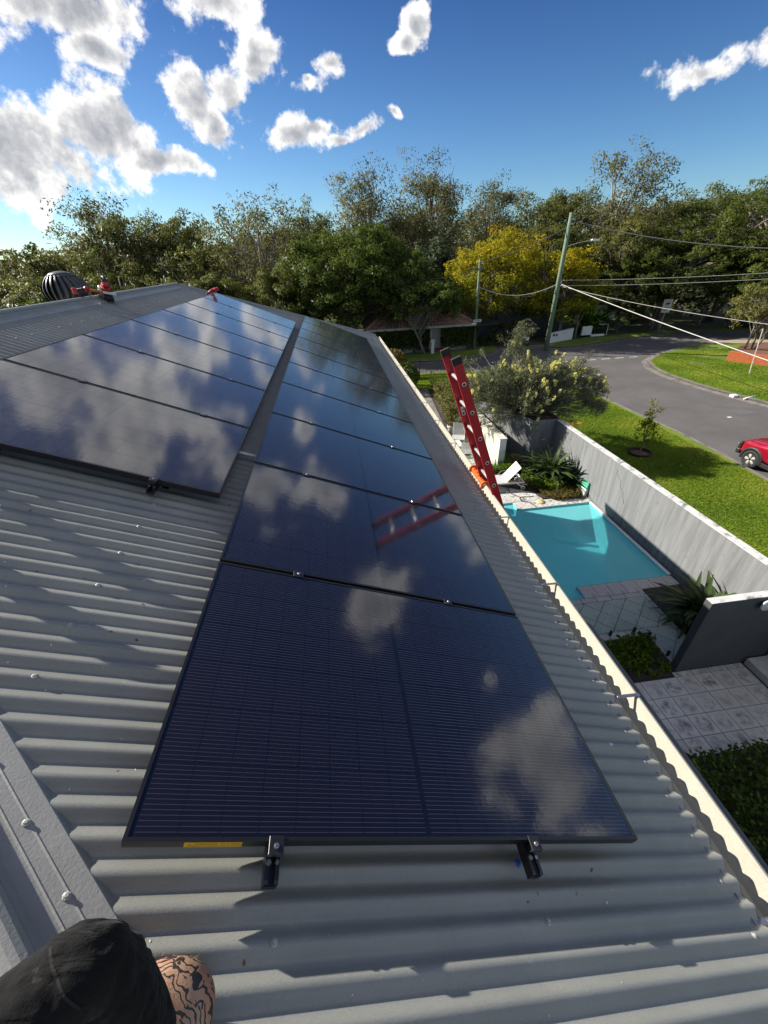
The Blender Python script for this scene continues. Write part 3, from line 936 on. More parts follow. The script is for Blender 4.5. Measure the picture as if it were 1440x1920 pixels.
# ------------------------------------------------------------------ ladder against the gutter
LT, LB = Vector((1.745, 0, 0.44)), Vector((2.30, 0, -1.075))
ld = (LT - LB).normalized()
foot = LB + ld * ((Z0 + 0.02 - LB.z) / ld.z)
llen = (LT - foot).length
lang = math.atan2(ld.x, ld.z)
ladder = thing('ladder', 'red fibreglass extension ladder leaning on the gutter above the pool', 'ladder', (foot.x, 3.35, foot.z), (0, lang, 0))
LWD = 0.215
for sgn in (-1, 1):
    mb = MB(); t_ = .004; w2 = .043
    y = sgn * LWD
    inn = -sgn
    pr = [(-w2, y, 0), (w2, y, 0), (w2, y + inn * .032, 0), (w2 - t_, y + inn * .032, 0), (w2 - t_, y + inn * t_, 0), (-w2 + t_, y + inn * t_, 0), (-w2 + t_, y + inn * .032, 0), (-w2, y + inn * .032, 0)]
    mb.ext(pr, [(0, 0, 0.03), (0, 0, llen * .5), (0, 0, llen)], closed=True)
    sr = mb.build('side_rail', MT['red'], ladder, bevel=.002, seg=1)
    mb = MB(); mb.box(-w2 - .003, w2 + .003, y - .004 if sgn < 0 else y - .034, y + .034 if sgn < 0 else y + .004, llen - .055, llen + .012)
    mb.build('end_cap', MT['blackrubber'], sr, bevel=.006)
    mb = MB(); mb.box(-w2 - .01, w2 + .01, y - .02, y + .02, -.01, .05); mb.build('foot_pad', MT['blackrubber'], sr, bevel=.006)
nr = int((llen - .18) / .295)
rg = MB(); rg.tube([(0, -LWD + .004, 0), (0, LWD - .004, 0)], .017, 10)
rg_me = rg.mesh('rung', MT['alu'], True)
fl = MB(); fl.lathe([(.021, 0), (.022, .003), (.019, .006), (.013, .006), (.012, -.004)], 14)
fl_me = fl.mesh('rung_end', MT['alu'], True)
hole = MB(); hole.lathe([(.013, .0), (.013, .0065)], 12)
hole_me = hole.mesh('rung_bore', MT['black'])
for i in range(nr + 1):
    z = llen - .245 - i * .295
    r_ = inst('rung', rg_me, ladder, (0, 0, z))
    for sgn in (-1, 1):
        e_ = inst('rung_end', fl_me, r_, (0, sgn * LWD, 0), (RAD(90) if sgn < 0 else RAD(-90), 0, 0))
        inst('rung_bore', hole_me, r_, (0, sgn * (LWD + .0002), 0), (RAD(90) if sgn < 0 else RAD(-90), 0, 0))
mb = MB(); mb.box(-.020, .016, LWD - .0052, LWD - .0045, llen - .72, llen - .62)
lb_ = mb.build('sticker', MT['white'], ladder)
mb = MB(); mb.box(-.012, .006, LWD - .0060, LWD - .0054, llen - .71, llen - .685); mb.box(-.010, .012, LWD - .0060, LWD - .0054, llen - .66, llen - .65); mb.build('print', MT['print'], lb_)

# orange gutter guard under the ladder
br = thing('gutter_guard', 'orange plastic ladder guard clipped over the gutter edge', 'ladder guard', (gx + .185, 3.60, -1.02))
br.scale = (.9, .85, .9)
mb = MB()
for i, (a0, a1) in enumerate(((-.24, -.03), (.0, .24))):
    pr = [(.026, 0, -.06), (.026, 0, .002), (.018, 0, .008), (-.022, 0, .008), (-.028, 0, .002), (-.028, 0, -.045), (-.022, 0, -.045), (-.022, 0, .0), (.020, 0, .0), (.020, 0, -.06)]
    mb.ext(pr, [(0, a0, 0), (0, a1, 0)], closed=True)
mb.box(-.026, -.014, -.035, .004, -.03, .004)
for q in range(5): mb.box(-.012, .012, -.21 + q * .10, -.16 + q * .10, .009, .016)
mb.build('guard_body', MT['orange'], br, bevel=.002, seg=1)
for y in (-.255, .255):
    mb = MB(); vs = []
    for r0 in (.058, .024):
        for k in range(15):
            a = RAD(-60) + RAD(300) * k / 14
            vs.append((r0 * math.cos(a + RAD(0)), y - .007, r0 * math.sin(a) - .012)); 
    vs2 = [(x, y + .007, z) for x, _, z in vs]
    n = 15
    fs = []
    for k in range(n - 1):
        fs.append((k, k + 1, n + k + 1, n + k)); fs.append((2 * n + k, 3 * n + k, 3 * n + k + 1, 2 * n + k + 1))
        fs.append((k, 2 * n + k, 2 * n + k + 1, k + 1)); fs.append((n + k, n + k + 1, 3 * n + k + 1, 3 * n + k))
    fs.append((0, n, 3 * n, 2 * n)); fs.append((n - 1, 3 * n - 1, 4 * n - 1, 2 * n - 1))
    mb.add(vs + vs2, fs); mb.build('guard_flange', MT['orange'], br)

# ------------------------------------------------------------------ the setting
def struct(mb, name, mat, **kw):
    o = mb.build(name, mat, None, **kw); o['kind'] = 'structure'; return o


ZR = -6.33                              # road surface
hx0, hx1, hy0, hy1 = 4.9, 8.95, 6.05, 10.9  # opening for the pool
mb = MB()
def sheet_with_hole(mb, X0, X1, Y0, Y1, z):
    for a, b, c, d in ((X0, hx0, Y0, Y1), (hx1, X1, Y0, Y1), (hx0, hx1, Y0, hy0), (hx0, hx1, hy1, Y1)):
        mb.add([(a, c, z), (b, c, z), (b, d, z), (a, d, z)], [(0, 1, 2, 3)])
sheet_with_hole(mb, -900, 900, -400, 1500, -6.37)
struct(mb, 'ground', MT['earth'])
road_pts = [(10, -20), (60, -20), (60, 37.5), (36, 40.5), (20, 39.5), (-40, 36), (-40, 29), (10, 29)]
mb = MB(); mb.add([(x, y, ZR) for x, y in road_pts], [tuple(range(len(road_pts)))])
road = struct(mb, 'road', MT['asphalt'])


def slab(name, pts, mat, top=Z0, bot=-6.36):
    mb = MB(); mb.prism(pts, bot, top)
    return struct(mb, name, mat)


near_kerb = [(15.85, -20), (15.85, 10.7), (16.1, 13.3), (16.15, 15.5), (15.95, 18.5), (15.9, 21), (15.5, 24), (14.6, 26.9), (12.5, 28.9), (9, 29.5), (0, 29.8), (-40, 30)]
slab('lawn', [(9.26, -20)] + near_kerb + [(-40, 25.5), (9.26, 25.5)], MT['grass'])
nose_out = [(24.6, -20), (24.0, 5), (23.5, 14), (23.05, 17.6), (22.63, 19.82), (22.35, 21.81), (22.32, 23.35), (22.37, 25.05), (22.82, 26.82), (23.82, 28.75), (25.18, 29.9), (26.69, 30.95), (28.2, 31.72), (29.96, 32.5), (31.91, 33.28), (33.88, 33.6), (37.65, 34.0), (60, 31)]
def offset(poly, d):
    out = []
    for i, p in enumerate(poly):
        a = Vector(poly[max(i - 1, 0)]); b = Vector(poly[min(i + 1, len(poly) - 1)])
        t = (b - a).normalized(); out.append((p[0] + t.y * d, p[1] - t.x * d))
    return out
lawn2_in = offset(nose_out, 0.62)
slab('lawn', lawn2_in + [(60, -20)], MT['grass'])
far_kerb_l = [(-40, 34.2), (3, 34.0), (6.55, 33.87), (9.7, 33.5), (12.2, 34.0), (14.2, 35.1), (15.3, 36.4)]
slab('lawn', far_kerb_l + [(15.6, 37.6), (5, 37.1), (-40, 37.5)], MT['grass'])
far_kerb_r = [(19.6, 36.2), (20.99, 35.24), (23.51, 35.75), (26.68, 36.9), (29.65, 37.55), (32.75, 38.1), (35.07, 37.9), (38.5, 36.9), (60, 34.5)]
slab('lawn', far_kerb_r + [(60, 36.2), (38.6, 38.6), (35.0, 39.5), (32.9, 39.7), (30.5, 39.3), (27.0, 38.5), (25.2, 38.6), (23.6, 38.2), (20.3, 37.1)], MT['grass'])
slab('bushland_floor', [(-60, 37.5), (5, 37.1), (15.6, 37.6), (20.3, 37.1), (23.6, 38.2), (25.2, 38.6), (27, 38.5), (30.5, 39.3), (32.9, 39.7), (35, 39.5), (38.6, 38.6), (60, 36.2), (90, 40), (90, 120), (-60, 120)], MT['earth'], Z0 - .01)
slab('driveway', [(15.3, 36.4), (17.4, 35.6), (19.6, 36.2), (20.3, 37.1), (15.6, 37.6)], MT['kerb'], Z0 - .06)


def kerb(name, line, w, mat=MT['kerb'], side=1):
    """channel strip and upstand following the line"""
    mb = MB()
    a = line; b = offset(line, side * .16 * (w / .45)); c = offset(line, side * w)
    for i in range(len(line) - 1):
        def q(p0, p1, z0_, z1_): mb.add([(p0[i][0], p0[i][1], z0_), (p0[i + 1][0], p0[i + 1][1], z0_), (p1[i + 1][0], p1[i + 1][1], z1_), (p1[i][0], p1[i][1], z1_)], [(0, 1, 2, 3)])
        q(a, b, Z0 + .006, Z0 + .006); q(b, b, Z0 + .006, ZR + .03)
        mb.add([(b[i][0], b[i][1], Z0 + .006), (b[i + 1][0], b[i + 1][1], Z0 + .006), (b[i + 1][0], b[i + 1][1], ZR + .03), (b[i][0], b[i][1], ZR + .03)], [(0, 1, 2, 3)])
        q(b, c, ZR + .03, ZR + .008)
        mb.add([(a[i][0], a[i][1], Z0 + .006), (a[i + 1][0], a[i + 1][1], Z0 + .006), (a[i + 1][0], a[i + 1][1], ZR - .02), (a[i][0], a[i][1], ZR - .02)], [(0, 1, 2, 3)])
    return struct(mb, name, mat)


kerb('kerb', near_kerb, .42)
kerb('kerb', list(reversed(lawn2_in)), .60)
kerb('kerb', far_kerb_l, .35)
kerb('kerb', far_kerb_r, .35)
slab('footpath', [(32.2, 32.9), (33.75, 33.45), (37.8, 32.6), (60, 29.5), (60, 28.6), (36.5, 31.4)], MT['pathconc'], Z0 + .012)

# hold line dashes and road patches
dm = MB(); dm.add([(-.35, -.06, 0), (.35, -.06, 0), (.35, .06, 0), (-.35, .06, 0)], [(0, 1, 2, 3)])
dash_me = dm.mesh('hold_line_dash', MT['marking'])
for i in range(10):
    x = 13.9 + i * 1.16
    inst('hold_line_dash', dash_me, road, (x, 30.45 - .02 * (i - 5), ZR + .004), (0, 0, RAD(-2)))
for pts in ([(20.2, 17.7), (21.6, 17.85), (22.15, 17.1), (21.2, 17.0)],):
    mb = MB(); mb.add([(x, y, ZR + .005) for x, y in pts], [(0, 1, 2, 3)]); mb.build('road_patch', MT['patch'], road)
mb = MB(); mb.box(20.1, 20.3, 16.78, 16.9, ZR + .004, ZR + .012)
tag(mb.build('litter', MT['white']), 'scrap of white litter lying on the asphalt', 'litter')

# ---- courtyard
slab('courtyard_base', [(-2, -3), (9.04, -3), (9.04, hy0), (-2, hy0)], MT['grout'], Z0 - .022)
slab('courtyard_base', [(1.6, hy0), (hx0, hy0), (hx0, hy1), (1.6, hy1)], MT['grout'], Z0 - .022)
slab('courtyard_base', [(1.6, hy1), (9.04, hy1), (9.04, 27), (1.6, 27)], MT['soil'], Z0 - .022)


def clip_poly(poly, clip):
    """Sutherland-Hodgman, clip is convex and counter-clockwise"""
    out = poly
    for i in range(len(clip)):
        a, b = clip[i], clip[(i + 1) % len(clip)]
        inp, out = out, []
        if not inp: return []
        ins = lambda p: (b[0] - a[0]) * (p[1] - a[1]) - (b[1] - a[1]) * (p[0] - a[0]) >= 0
        def cut(p, q):
            d1 = (b[0] - a[0]) * (p[1] - a[1]) - (b[1] - a[1]) * (p[0] - a[0]); d2 = (b[0] - a[0]) * (q[1] - a[1]) - (b[1] - a[1]) * (q[0] - a[0])
            t = d1 / (d1 - d2); return (p[0] + (q[0] - p[0]) * t, p[1] + (q[1] - p[1]) * t)
        for j in range(len(inp)):
            p, q = inp[j - 1], inp[j]
            if ins(q):
                if not ins(p): out.append(cut(p, q))
                out.append(q)
            elif ins(p): out.append(cut(p, q))
    return out


def area(p): return abs(sum(p[i - 1][0] * p[i][1] - p[i][0] * p[i - 1][1] for i in range(len(p)))) / 2


def tile(parent, poly, mat, name='paving_tile', gap=.0065, h=.0, rr=random.Random(5)):
    if len(poly) < 3 or area(poly) < .004: return
    cx = sum(p[0] for p in poly) / len(poly); cy = sum(p[1] for p in poly) / len(poly)
    q = []
    for p in poly:
        d = math.hypot(p[0] - cx, p[1] - cy); k = max(.2, 1 - gap * 1.35 / max(d, .01)); q.append(((p[0] - cx) * k, (p[1] - cy) * k))
    mb = MB(); mb.prism(q, -.018, 0)
    mb.build(name, mat, parent, loc=(cx, cy, Z0 - .002 + h + rr.uniform(-.001, .001)))


def paving(name, label=None):
    o = empty(name, (0, 0, 0)); o['kind'] = 'structure'; return o


def rect(a, b, c, d): return [(a, c), (b, c), (b, d), (a, d)]


pv = paving('paving')
rows = [(2.36, 2.66), (2.66, 3.04), (3.04, 3.42), (3.42, 3.80), (3.80, 3.905)]
for (a, b) in rows:
    for i in range(-6, 7):
        x0 = 6.105 + .388 * i; x1 = min(x0 + .388, 8.44)
        if a > 3.7 and x0 < 6.8: continue
        if x0 < 8.43: tile(pv, rect(x0, x1, a, b), MT['tile'])
stp = thing('steps', 'pale stone steps rising beside the dark wall towards the street', 'steps', (8.7, 3.0, Z0))
for s_, (x0, h) in enumerate(((8.46, .17), (8.90, .34), (9.34, .51))):
    for y0 in [3.88 - .40 * j for j in range(1, 8)]:
        mb = MB(); mb.box(x0 - 8.7, x0 + .45 - 8.7 - .003, y0 - 3.0, y0 + .397 - 3.0, h - .172, h - .002)
        mb.build('step_block', MT['tile'], stp, bevel=.004, seg=1)
# pool terrace: diagonal tiles inside a border
pvp = paving('paving')
reg = rect(5.0, 7.76, 5.06, 5.99)
for i in range(-16, 16):
    for j in range(-16, 16):
        d0, d1 = .745 + .545 * i, .745 + .545 * (i + 1); s0, s1 = 11.56 + .555 * j, 11.56 + .555 * (j + 1)
        q = [((s + d) / 2, (s - d) / 2) for d, s in ((d0, s0), (d1, s0), (d1, s1), (d0, s1))]
        if not (4 < q[0][0] < 9 and 3 < q[0][1] < 8): continue
        if (q[1][0] - q[0][0]) * (q[2][1] - q[1][1]) - (q[1][1] - q[0][1]) * (q[2][0] - q[1][0]) < 0: q.reverse()
        tile(pvp, clip_poly(q, reg), MT['ptile'])
        tile(pvp, clip_poly(q, rect(7.05, 7.76, 4.04, 5.055)), MT['ptile'])
for i in range(7): tile(pvp, rect(5.0 + i * .40, min(5.0 + i * .40 + .40, 7.04), 4.86, 5.055), MT['ptile'])
for i in range(5): tile(pvp, rect(7.765, 7.86, 4.04 + .44 * i, 4.04 + .44 * (i + 1)), MT['coping'])
for i in range(8): tile(pvp, rect(5.0 + .385 * i, min(5.0 + .385 * (i + 1), 7.86), 5.995, 6.135), MT['coping'])
# coping blocks round the pool
cp = paving('pool_coping')
xs = [6.30, 6.69, 7.08, 7.47, 7.86, 8.25, 8.64, 8.93]
for a, b in zip(xs[:-1], xs[1:]): tile(cp, rect(a, b, 6.14 if a < 7.8 else 6.22, 6.57), MT['coping'], 'coping_block')
for i in range(5): tile(cp, rect(8.885, 8.985, 6.60 + i * .76, 6.60 + (i + 1) * .76), MT['white'], 'coping_block')
# terrace beyond the pool, diagonal too
pvf = paving('paving')
for i in range(-22, 22):
    for j in range(-22, 22):
        d0, d1 = -.70 + .545 * i, -.70 + .545 * (i + 1); s0, s1 = 17.0 + .555 * j, 17.0 + .555 * (j + 1)
        q = [((s + d) / 2, (s - d) / 2) for d, s in ((d0, s0), (d1, s0), (d1, s1), (d0, s1))]
        if not (4 < q[0][0] < 9 and 9 < q[0][1] < 15): continue
        if (q[1][0] - q[0][0]) * (q[2][1] - q[1][1]) - (q[1][1] - q[0][1]) * (q[2][0] - q[1][0]) < 0: q.reverse()
        tile(pvf, clip_poly(q, rect(6.33, 9.0, 10.40, 10.85)), MT['tile'])
        tile(pvf, clip_poly(q, [(4.8, 10.86), (8.2, 10.86), (7.35, 11.4), (7.1, 12.6), (6.9, 13.2), (4.8, 13.2)]), MT['tile'])
        tile(pvf, clip_poly(q, rect(4.2, 6.6, 13.21, 19)), MT['tile'])
slab('garden_path', [(4.6, 18.6), (5.9, 18.6), (6.5, 25.4), (4.9, 25.6)], MT['kerb'], Z0)

# ---- pool
pool = thing('swimming_pool', 'small turquoise plunge pool between the house and the grey wall', 'pool', (7, 8.4, Z0))
PB = Vector((7, 8.4, Z0))
def ppart(mb, n, m, **k): return mb.build(n, m, pool, loc=tuple(-PB), **k)
x0, x1, y0, y1 = 4.95, 8.88, 6.575, 10.375
zb = Z0 - 1.15
mb = MB()
outer = [(x0, 6.14), (6.30, 6.14), (6.30, y0), (x1, y0), (x1, y1), (6.33, y1), (6.33, 10.84), (x0, 10.84)]
n = len(outer)
vs = [(x, y, Z0 - .004) for x, y in outer] + [(x, y, zb) for x, y in outer]
fs = [(i, (i + 1) % n, (i + 1) % n + n, i + n) for i in range(n)] + [tuple(range(n, 2 * n))]
mb.add(vs, fs); shell = ppart(mb, 'basin', MT['pool'])
mb = MB(); mb.box(x0 + .002, 6.298, 6.142, y0 - .002, zb, Z0 - .32); ppart(mb, 'step', MT['pool'])
mb = MB(); mb.box(x0 + .002, 6.328, y1 + .002, 10.838, zb, Z0 - .32); mb.box(x0 + .002, 6.0, 9.4, y1 - .002, zb, Z0 - .62); ppart(mb, 'step', MT['pool'])
mb = MB(); mb.prism([(7.75, y1 - .002), (7.55, 9.85), (8.3, 9.55), (x1 - .002, 9.3), (x1 - .002, y1 - .002)], zb, Z0 - 1.06); ppart(mb, 'bench', MT['pool'])
mb = MB(); mb.lathe([(.045, 0), (.05, .012), (.02, .014)], 12, T((7.95, y1 - .002, Z0 - .25), (RAD(90), 0, 0))); ppart(mb, 'return_jet', MT['blackrubber'])
mb = MB()
gx_, gy_ = 30, 30
rr = random.Random(2)
vs = [(x, y, Z0 - .06) for x, y in outer]
mb.add(vs, [tuple(range(n))])
wt = ppart(mb, 'water', MT['water'])
# light scattered by the water itself
t = NT(MT['water'].node_tree)
o__ = [nd for nd in t.n if nd.bl_idname == 'ShaderNodeOutputMaterial'][0]; prev = o__.inputs[0].links[0].from_socket
df = t.new('ShaderNodeBsdfDiffuse'); df.inputs[0].default_value = (.22, .74, .79, 1)
m2 = t.new('ShaderNodeMixShader'); m2.inputs[0].default_value = .50
t.l.new(prev, m2.inputs[1]); t.l.new(df.outputs[0], m2.inputs[2]); t.l.new(m2.outputs[0], o__.inputs[0])
# rippled water normal
t = NT(MT['water'].node_tree)
bn = t.new('ShaderNodeBump'); bn.inputs['Strength'].default_value = .30; bn.inputs['Distance'].default_value = .05
tc_ = t.new('ShaderNodeTexCoord')
t.put(bn.inputs['Height'], t.noise(tc_.outputs['Object'], 7.0, 4, .6, .6))
for nd in list(t.n):
    if nd.bl_idname in ('ShaderNodeBsdfGlossy', 'ShaderNodeFresnel'): t.l.new(bn.outputs[0], nd.inputs['Normal'])

# ---- walls
def wall_thing(name, label, loc, cat='wall'):
    return thing(name, label, cat, loc)


def streak(name, col, dark):
    m = bpy.data.materials.new(name); m.use_nodes = True
    t = NT(m.node_tree); b = t.n['Principled BSDF']; tc = t.new('ShaderNodeTexCoord')
    mp = t.new('ShaderNodeMapping'); t.l.new(tc.outputs['Object'], mp.inputs[0]); mp.inputs['Scale'].default_value = (5, 5, .35)
    s = t.noise(mp.outputs[0], 1.6, 6, .65); n2 = t.noise(tc.outputs['Object'], 2.2, 7, .65, .5); n3 = t.noise(tc.outputs['Object'], 30, 3, .6)
    c = t.mix(t.maprange(s, .38, .66), col, tuple(x * .88 for x in dark)); c = t.mix(t.maprange(n2, .60, .80, 0, .55), c, tuple(x * .62 for x in dark)); c = t.mix(t.maprange(n3, .3, .7), t.mix(1.0, c, (.88, .88, .88), 'MULTIPLY'), c)
    t.put(b.inputs['Base Color'], c); b.inputs['Roughness'].default_value = .85
    return m


MT['greywall'] = streak('grey_render_wall', (0.238, 0.248, 0.254), (0.178, 0.186, 0.192))
lw = wall_thing('boundary_wall', 'long pale grey rendered wall behind the pool with stained flat top', (9.15, 5, Z0))
mb = MB(); mb.box(9.05 - 9.15, .10, -13, 13.72 - 5, -.15, 1.765); mb.build('wall_body', MT['greywall'], lw)
mb = MB(); mb.box(9.047 - 9.15, .103, -13, 13.715 - 5, 1.766, 1.782); mb.build('wall_top', MT['wallcap'], lw)
cr_ = MB(); ry = random.Random(4); yy, zz = 9.75, 1.55
cpts = []
for i in range(16):
    cpts.append((9.0485 - 9.15, yy - 5, zz)); yy -= ry.uniform(-.03, .14) * (1 if i < 11 else .4); zz -= ry.uniform(.0, .13)
cr_.tube(cpts, .006, 4); cr_.build('crack', MT['carblack'], lw)
dw = wall_thing('dark_wall', 'dark grey garden wall end facing the camera with a round lamp', (8.0, 3.98, Z0))
mb = MB(); mb.box(6.95 - 8, 9.047 - 8, -.07, .075, 0, 1.935); mb.build('wall_body', MT['dkwall'], dw, bevel=.004)
mb = MB(); mb.box(6.952 - 8, 9.046 - 8, -.068, .073, 1.9355, 1.947); mb.build('wall_top', MT['wallcap'], dw)
wl = thing('wall_lamp', 'round white disc lamp on the dark grey wall', 'wall lamp', (8.03, 3.905, -4.40), (RAD(90), 0, 0))
mb = MB(); mb.lathe([(.07, 0), (.07, .05)], 16); mb.build('backplate', MT['carblack'], wl)
mb = MB(); mb.lathe([(.12, .05), (.128, .058), (.128, .075), (.115, .085), (.02, .088)], 24); mb.build('disc', MT['lamp'], wl, True)

pl = thing('planter_box', 'tall grey rendered planter holding the yellow flowering bush', 'planter', (8.4, 15, Z0))
ppoly = [(8.16 - 8.4, 13.76 - 15), (9.25 - 8.4, 13.74 - 15), (9.25 - 8.4, 18.6 - 15), (7.1 - 8.4, 18.2 - 15), (7.42 - 8.4, 15.95 - 15)]
mb = MB(); mb.prism(ppoly, -.15, 1.78); mb.build('planter_walls', MT['greywall'], pl)
mb = MB(); mb.prism([(x * .9, y * .94) for x, y in ppoly], 1.74, 1.79); mb.build('soil', MT['soil'], pl)
ww = thing('white_wall', 'short cream rendered garden wall standing behind the ladder', 'wall', (6.82, 15.5, Z0))
mb = MB(); mb.box(-.115, .115, 13.36 - 15.5, 2.6, 0, 1.30); mb.build('wall_body', MT['whiterender'], ww)
mb = MB(); mb.box(-.15, .15, 13.33 - 15.5, 2.62, 1.3005, 1.335); mb.build('wall_top', pm('cream_cap', (.60, .58, .50), .8, 0, .1, 5, .1, 40, (.25, .23, .18), c2lo=.52, c2hi=.68), ww)
mb = MB(); mb.box(-.13, .13, -2.155, -2.142, 0, 1.299); mb.build('wall_end', MT['white'], ww)

# frameless glass fences with black spigots
def glass_fence(label, p0, p1, h, n, spig):
    p0, p1 = Vector(p0), Vector(p1)
    ang = math.atan2((p1 - p0).y, (p1 - p0).x); L = (p1 - p0).length
    f = thing('glass_fence', label, 'glass fence', (p0.x, p0.y, Z0), (0, 0, ang))
    for i in range(n):
        a, b = L * i / n + .015, L * (i + 1) / n - .015
        mb = MB(); mb.box(a, b, -.006, .006, .06, h); mb.build('glass_pane', MT['glass'], f)
        if spig:
            for q in (a + .2, b - .2):
                mb = MB(); mb.box(q - .022, q + .022, -.026, -.007, 0, .15); mb.box(q - .022, q + .022, .007, .026, 0, .15); mb.build('spigot', MT['carblack'], f, bevel=.004, seg=1)
    return f


glass_fence('clear frameless glass fence across the paving beside the leafy bed', (7.10, 4.08), (7.00, 5.02), 1.15, 1, True)
glass_fence('clear frameless glass fence along the pool side of the leafy bed', (7.0, 4.98), (5.0, 4.98), 1.15, 2, True)
glass_fence('clear glass fence between the white wall and the dark planter', (5.2, 13.20), (9.03, 13.05), .95, 3, False)

# sun lounger, chairs and pots on the terrace
lo = thing('sun_lounger', 'white sun lounger with raised cream back and small wheels by the pool', 'sun lounger', (6.35, 12.05, Z0), (0, 0, RAD(-4)))
mb = MB()
for y in (-.31, .31):
    mb.box(-1.05, .75, y - .02, y + .02, .27, .31)
    mb.tube([(.45, y, .29), (.72, y, .08)], .018, 6); mb.tube([(-.85, y, .29), (-1.0, y, 0)], .018, 6)
mb.box(-1.05, -1.01, -.31, .31, .27, .31); mb.box(.71, .75, -.31, .31, .27, .31)
mb.build('frame', MT['white'], lo)
mb = MB(); mb.box(-1.0, .12, -.29, .29, .305, .315); mb.build('seat', MT['seatgrey'], lo)
mb = MB(); mb.box(0, .72, -.29, .29, 0, .012, T((.12, 0, .31), (0, RAD(-50), 0))); mb.build('backrest', MT['seat'], lo)
mb = MB(); mb.tube([(.40, -.29, .64), (.62, -.29, .29)], .009, 6); mb.tube([(.40, .29, .64), (.62, .29, .29)], .009, 6); mb.tube([(-.05, .3, .33), (.05, .3, .48), (.30, .3, .52)], .012, 6); mb.build('strut', MT['steel'], lo)
for y in (-.345, .345):
    mb = MB(); mb.lathe([(.075, -.015), (.08, 0), (.075, .015)], 16, T((.72, y, .08), (RAD(90), 0, 0))); w_ = mb.build('wheel', MT['white'], lo, True)
    mb = MB(); mb.lathe([(.045, -.018), (.045, .018)], 12, T((.72, y, .08), (RAD(90), 0, 0))); mb.build('hub', MT['blackrubber'], w_)


def chair(loc, rz, label):
    c = thing('garden_chair', label, 'garden chair', loc, (0, 0, rz), 'white mesh garden chairs')
    mb = MB()
    for y in (-.26, .26):
        mb.tube([(-.28, y, 0), (.28, y, .42)], .012, 6); mb.tube([(.28, y, 0), (-.22, y, .42)], .012, 6); mb.tube([(-.25, y, .42), (.30, y, .43)], .012, 6); mb.tube([(.24, y, .43), (.42, y, .98)], .012, 6)
    mb.build('frame', MT['white'], c)
    mb = MB()
    for i in range(9):
        q = i / 8; mb.box(-.25 + q * .5, -.25 + q * .5 + .035, -.26, .26, .425, .433)
    mb.build('seat', MT['white'], c)
    mb = MB()
    for i in range(10):
        mb.box(-.02, -.008, -.26, .26, .03 + i * .055, .03 + i * .055 + .03, T((.26, 0, .43), (0, RAD(18), 0)))
    for i in range(8):
        mb.box(-.018, -.010, -.255 + i * .068, -.225 + i * .068, .02, .56, T((.26, 0, .43), (0, RAD(18), 0)))
    mb.build('backrest', MT['white'], c)


chair((5.85, 16.0, Z0), RAD(70), 'white mesh garden chair behind the ladder, farther one with holed back')
chair((5.75, 14.5, Z0), RAD(-100), 'white mesh garden chair behind the ladder, nearer the pool')
tb = thing('garden_table', 'low white slatted table between the garden chairs', 'table', (5.4, 15.3, Z0))
mb = MB()
for i in range(8): mb.box(-.4 + i * .1, -.32 + i * .1, -.35, .35, .44, .46)
mb.build('top', MT['white'], tb)
for x in (-.34, .34):
    for y in (-.3, .3):
        mb = MB(); mb.box(x - .02, x + .02, y - .02, y + .02, 0, .44); mb.build('leg', MT['white'], tb)
def pot(loc, r, h, label, mat):
    o = thing('plant_pot', label, 'plant pot', loc)
    mb = MB(); mb.lathe([(r * .7, 0), (r * .95, h * .6), (r, h), (r * .88, h), (r * .85, h * .88)], 18); mb.build('pot', mat, o, True)
    mb = MB(); mb.lathe([(r * .84, h * .86), (.01, h * .9)], 14); mb.build('soil', MT['soil'], o)
    return o
pot((6.05, 17.7, Z0), .27, .42, 'round white pot with a dry bush by the house end', MT['pot'])
pot((7.55, 13.55, Z0), .24, .46, 'brown clay pot in the shade beside the planter', pm('brown_pot', (.13, .075, .04), .7))
tp = thing('garden_tap', 'small white tap on the dark face of the planter', 'tap', (8.62, 13.72, Z0 + 1.0))
mb = MB(); mb.box(-.02, .02, -.05, .02, -.02, .02); mb.box(-.08, .08, -.06, -.04, .0, .03); mb.build('body', MT['alu'], tp)
fu = thing('hose_reel', 'coiled black and silver hose hanging on the far side of the cream wall', 'hose', (7.12, 14.0, Z0 + 1.15))
mb = MB()
for q, r_ in ((0, .16), (.03, .14), (-.03, .15)):
    mb.tube([(q, r_ * math.cos(a), r_ * math.sin(a)) for a in [i * math.pi / 8 for i in range(17)]], .014, 6)
mb.build('hose_coil', MT['blackrubber'], fu)
mb = MB(); mb.tube([(0, .2, .2), (0, .05, .22), (.02, -.12, .10), (.02, -.16, -.02)], .022, 6); mb.build('bracket', MT['alu'], fu)
lid = MB(); lid.lathe([(.15, 0), (.15, .012), (.02, .015)], 20)
tag(lid.build('skimmer_lid', MT['yellowlid'], None, True, loc=(7.30, 10.72, Z0)), 'round yellowed skimmer lid in the paving beyond the pool', 'lid')
hs_ = MB(); hs_.tube([(6.6, 11.9, Z0 + .012), (6.5, 11.5, Z0 + .012), (6.72, 11.15, Z0 + .012), (6.66, 10.9, Z0 + .012), (6.9, 10.75, Z0 + .012), (7.0, 10.45, Z0 + .012)], .012, 6); hs_.tube([(6.72, 11.15, Z0 + .012), (7.2, 11.1, Z0 + .012)], .012, 6)
tag(hs_.build('pool_hose', MT['blackrubber']), 'thin dark hose lying on the paving in front of the lounger', 'hose')
vac = MB(); vac.tube([(6.0, 10.3, Z0 - .08), (6.15, 9.7, Z0 - .2), (6.45, 9.4, Z0 - .5), (6.3, 9.0, Z0 - .9), (6.5, 8.5, Z0 - 1.12)], .018, 6)
tag(vac.build('cleaner_hose', MT['dkcable']), 'dark cleaner hose hanging in the pool water by the steps', 'hose')
pk = thing('green_bag', 'green and white bag leaning on the grey wall behind the pool plants', 'bag', (8.93, 10.95, Z0), (0, RAD(12), RAD(8)))
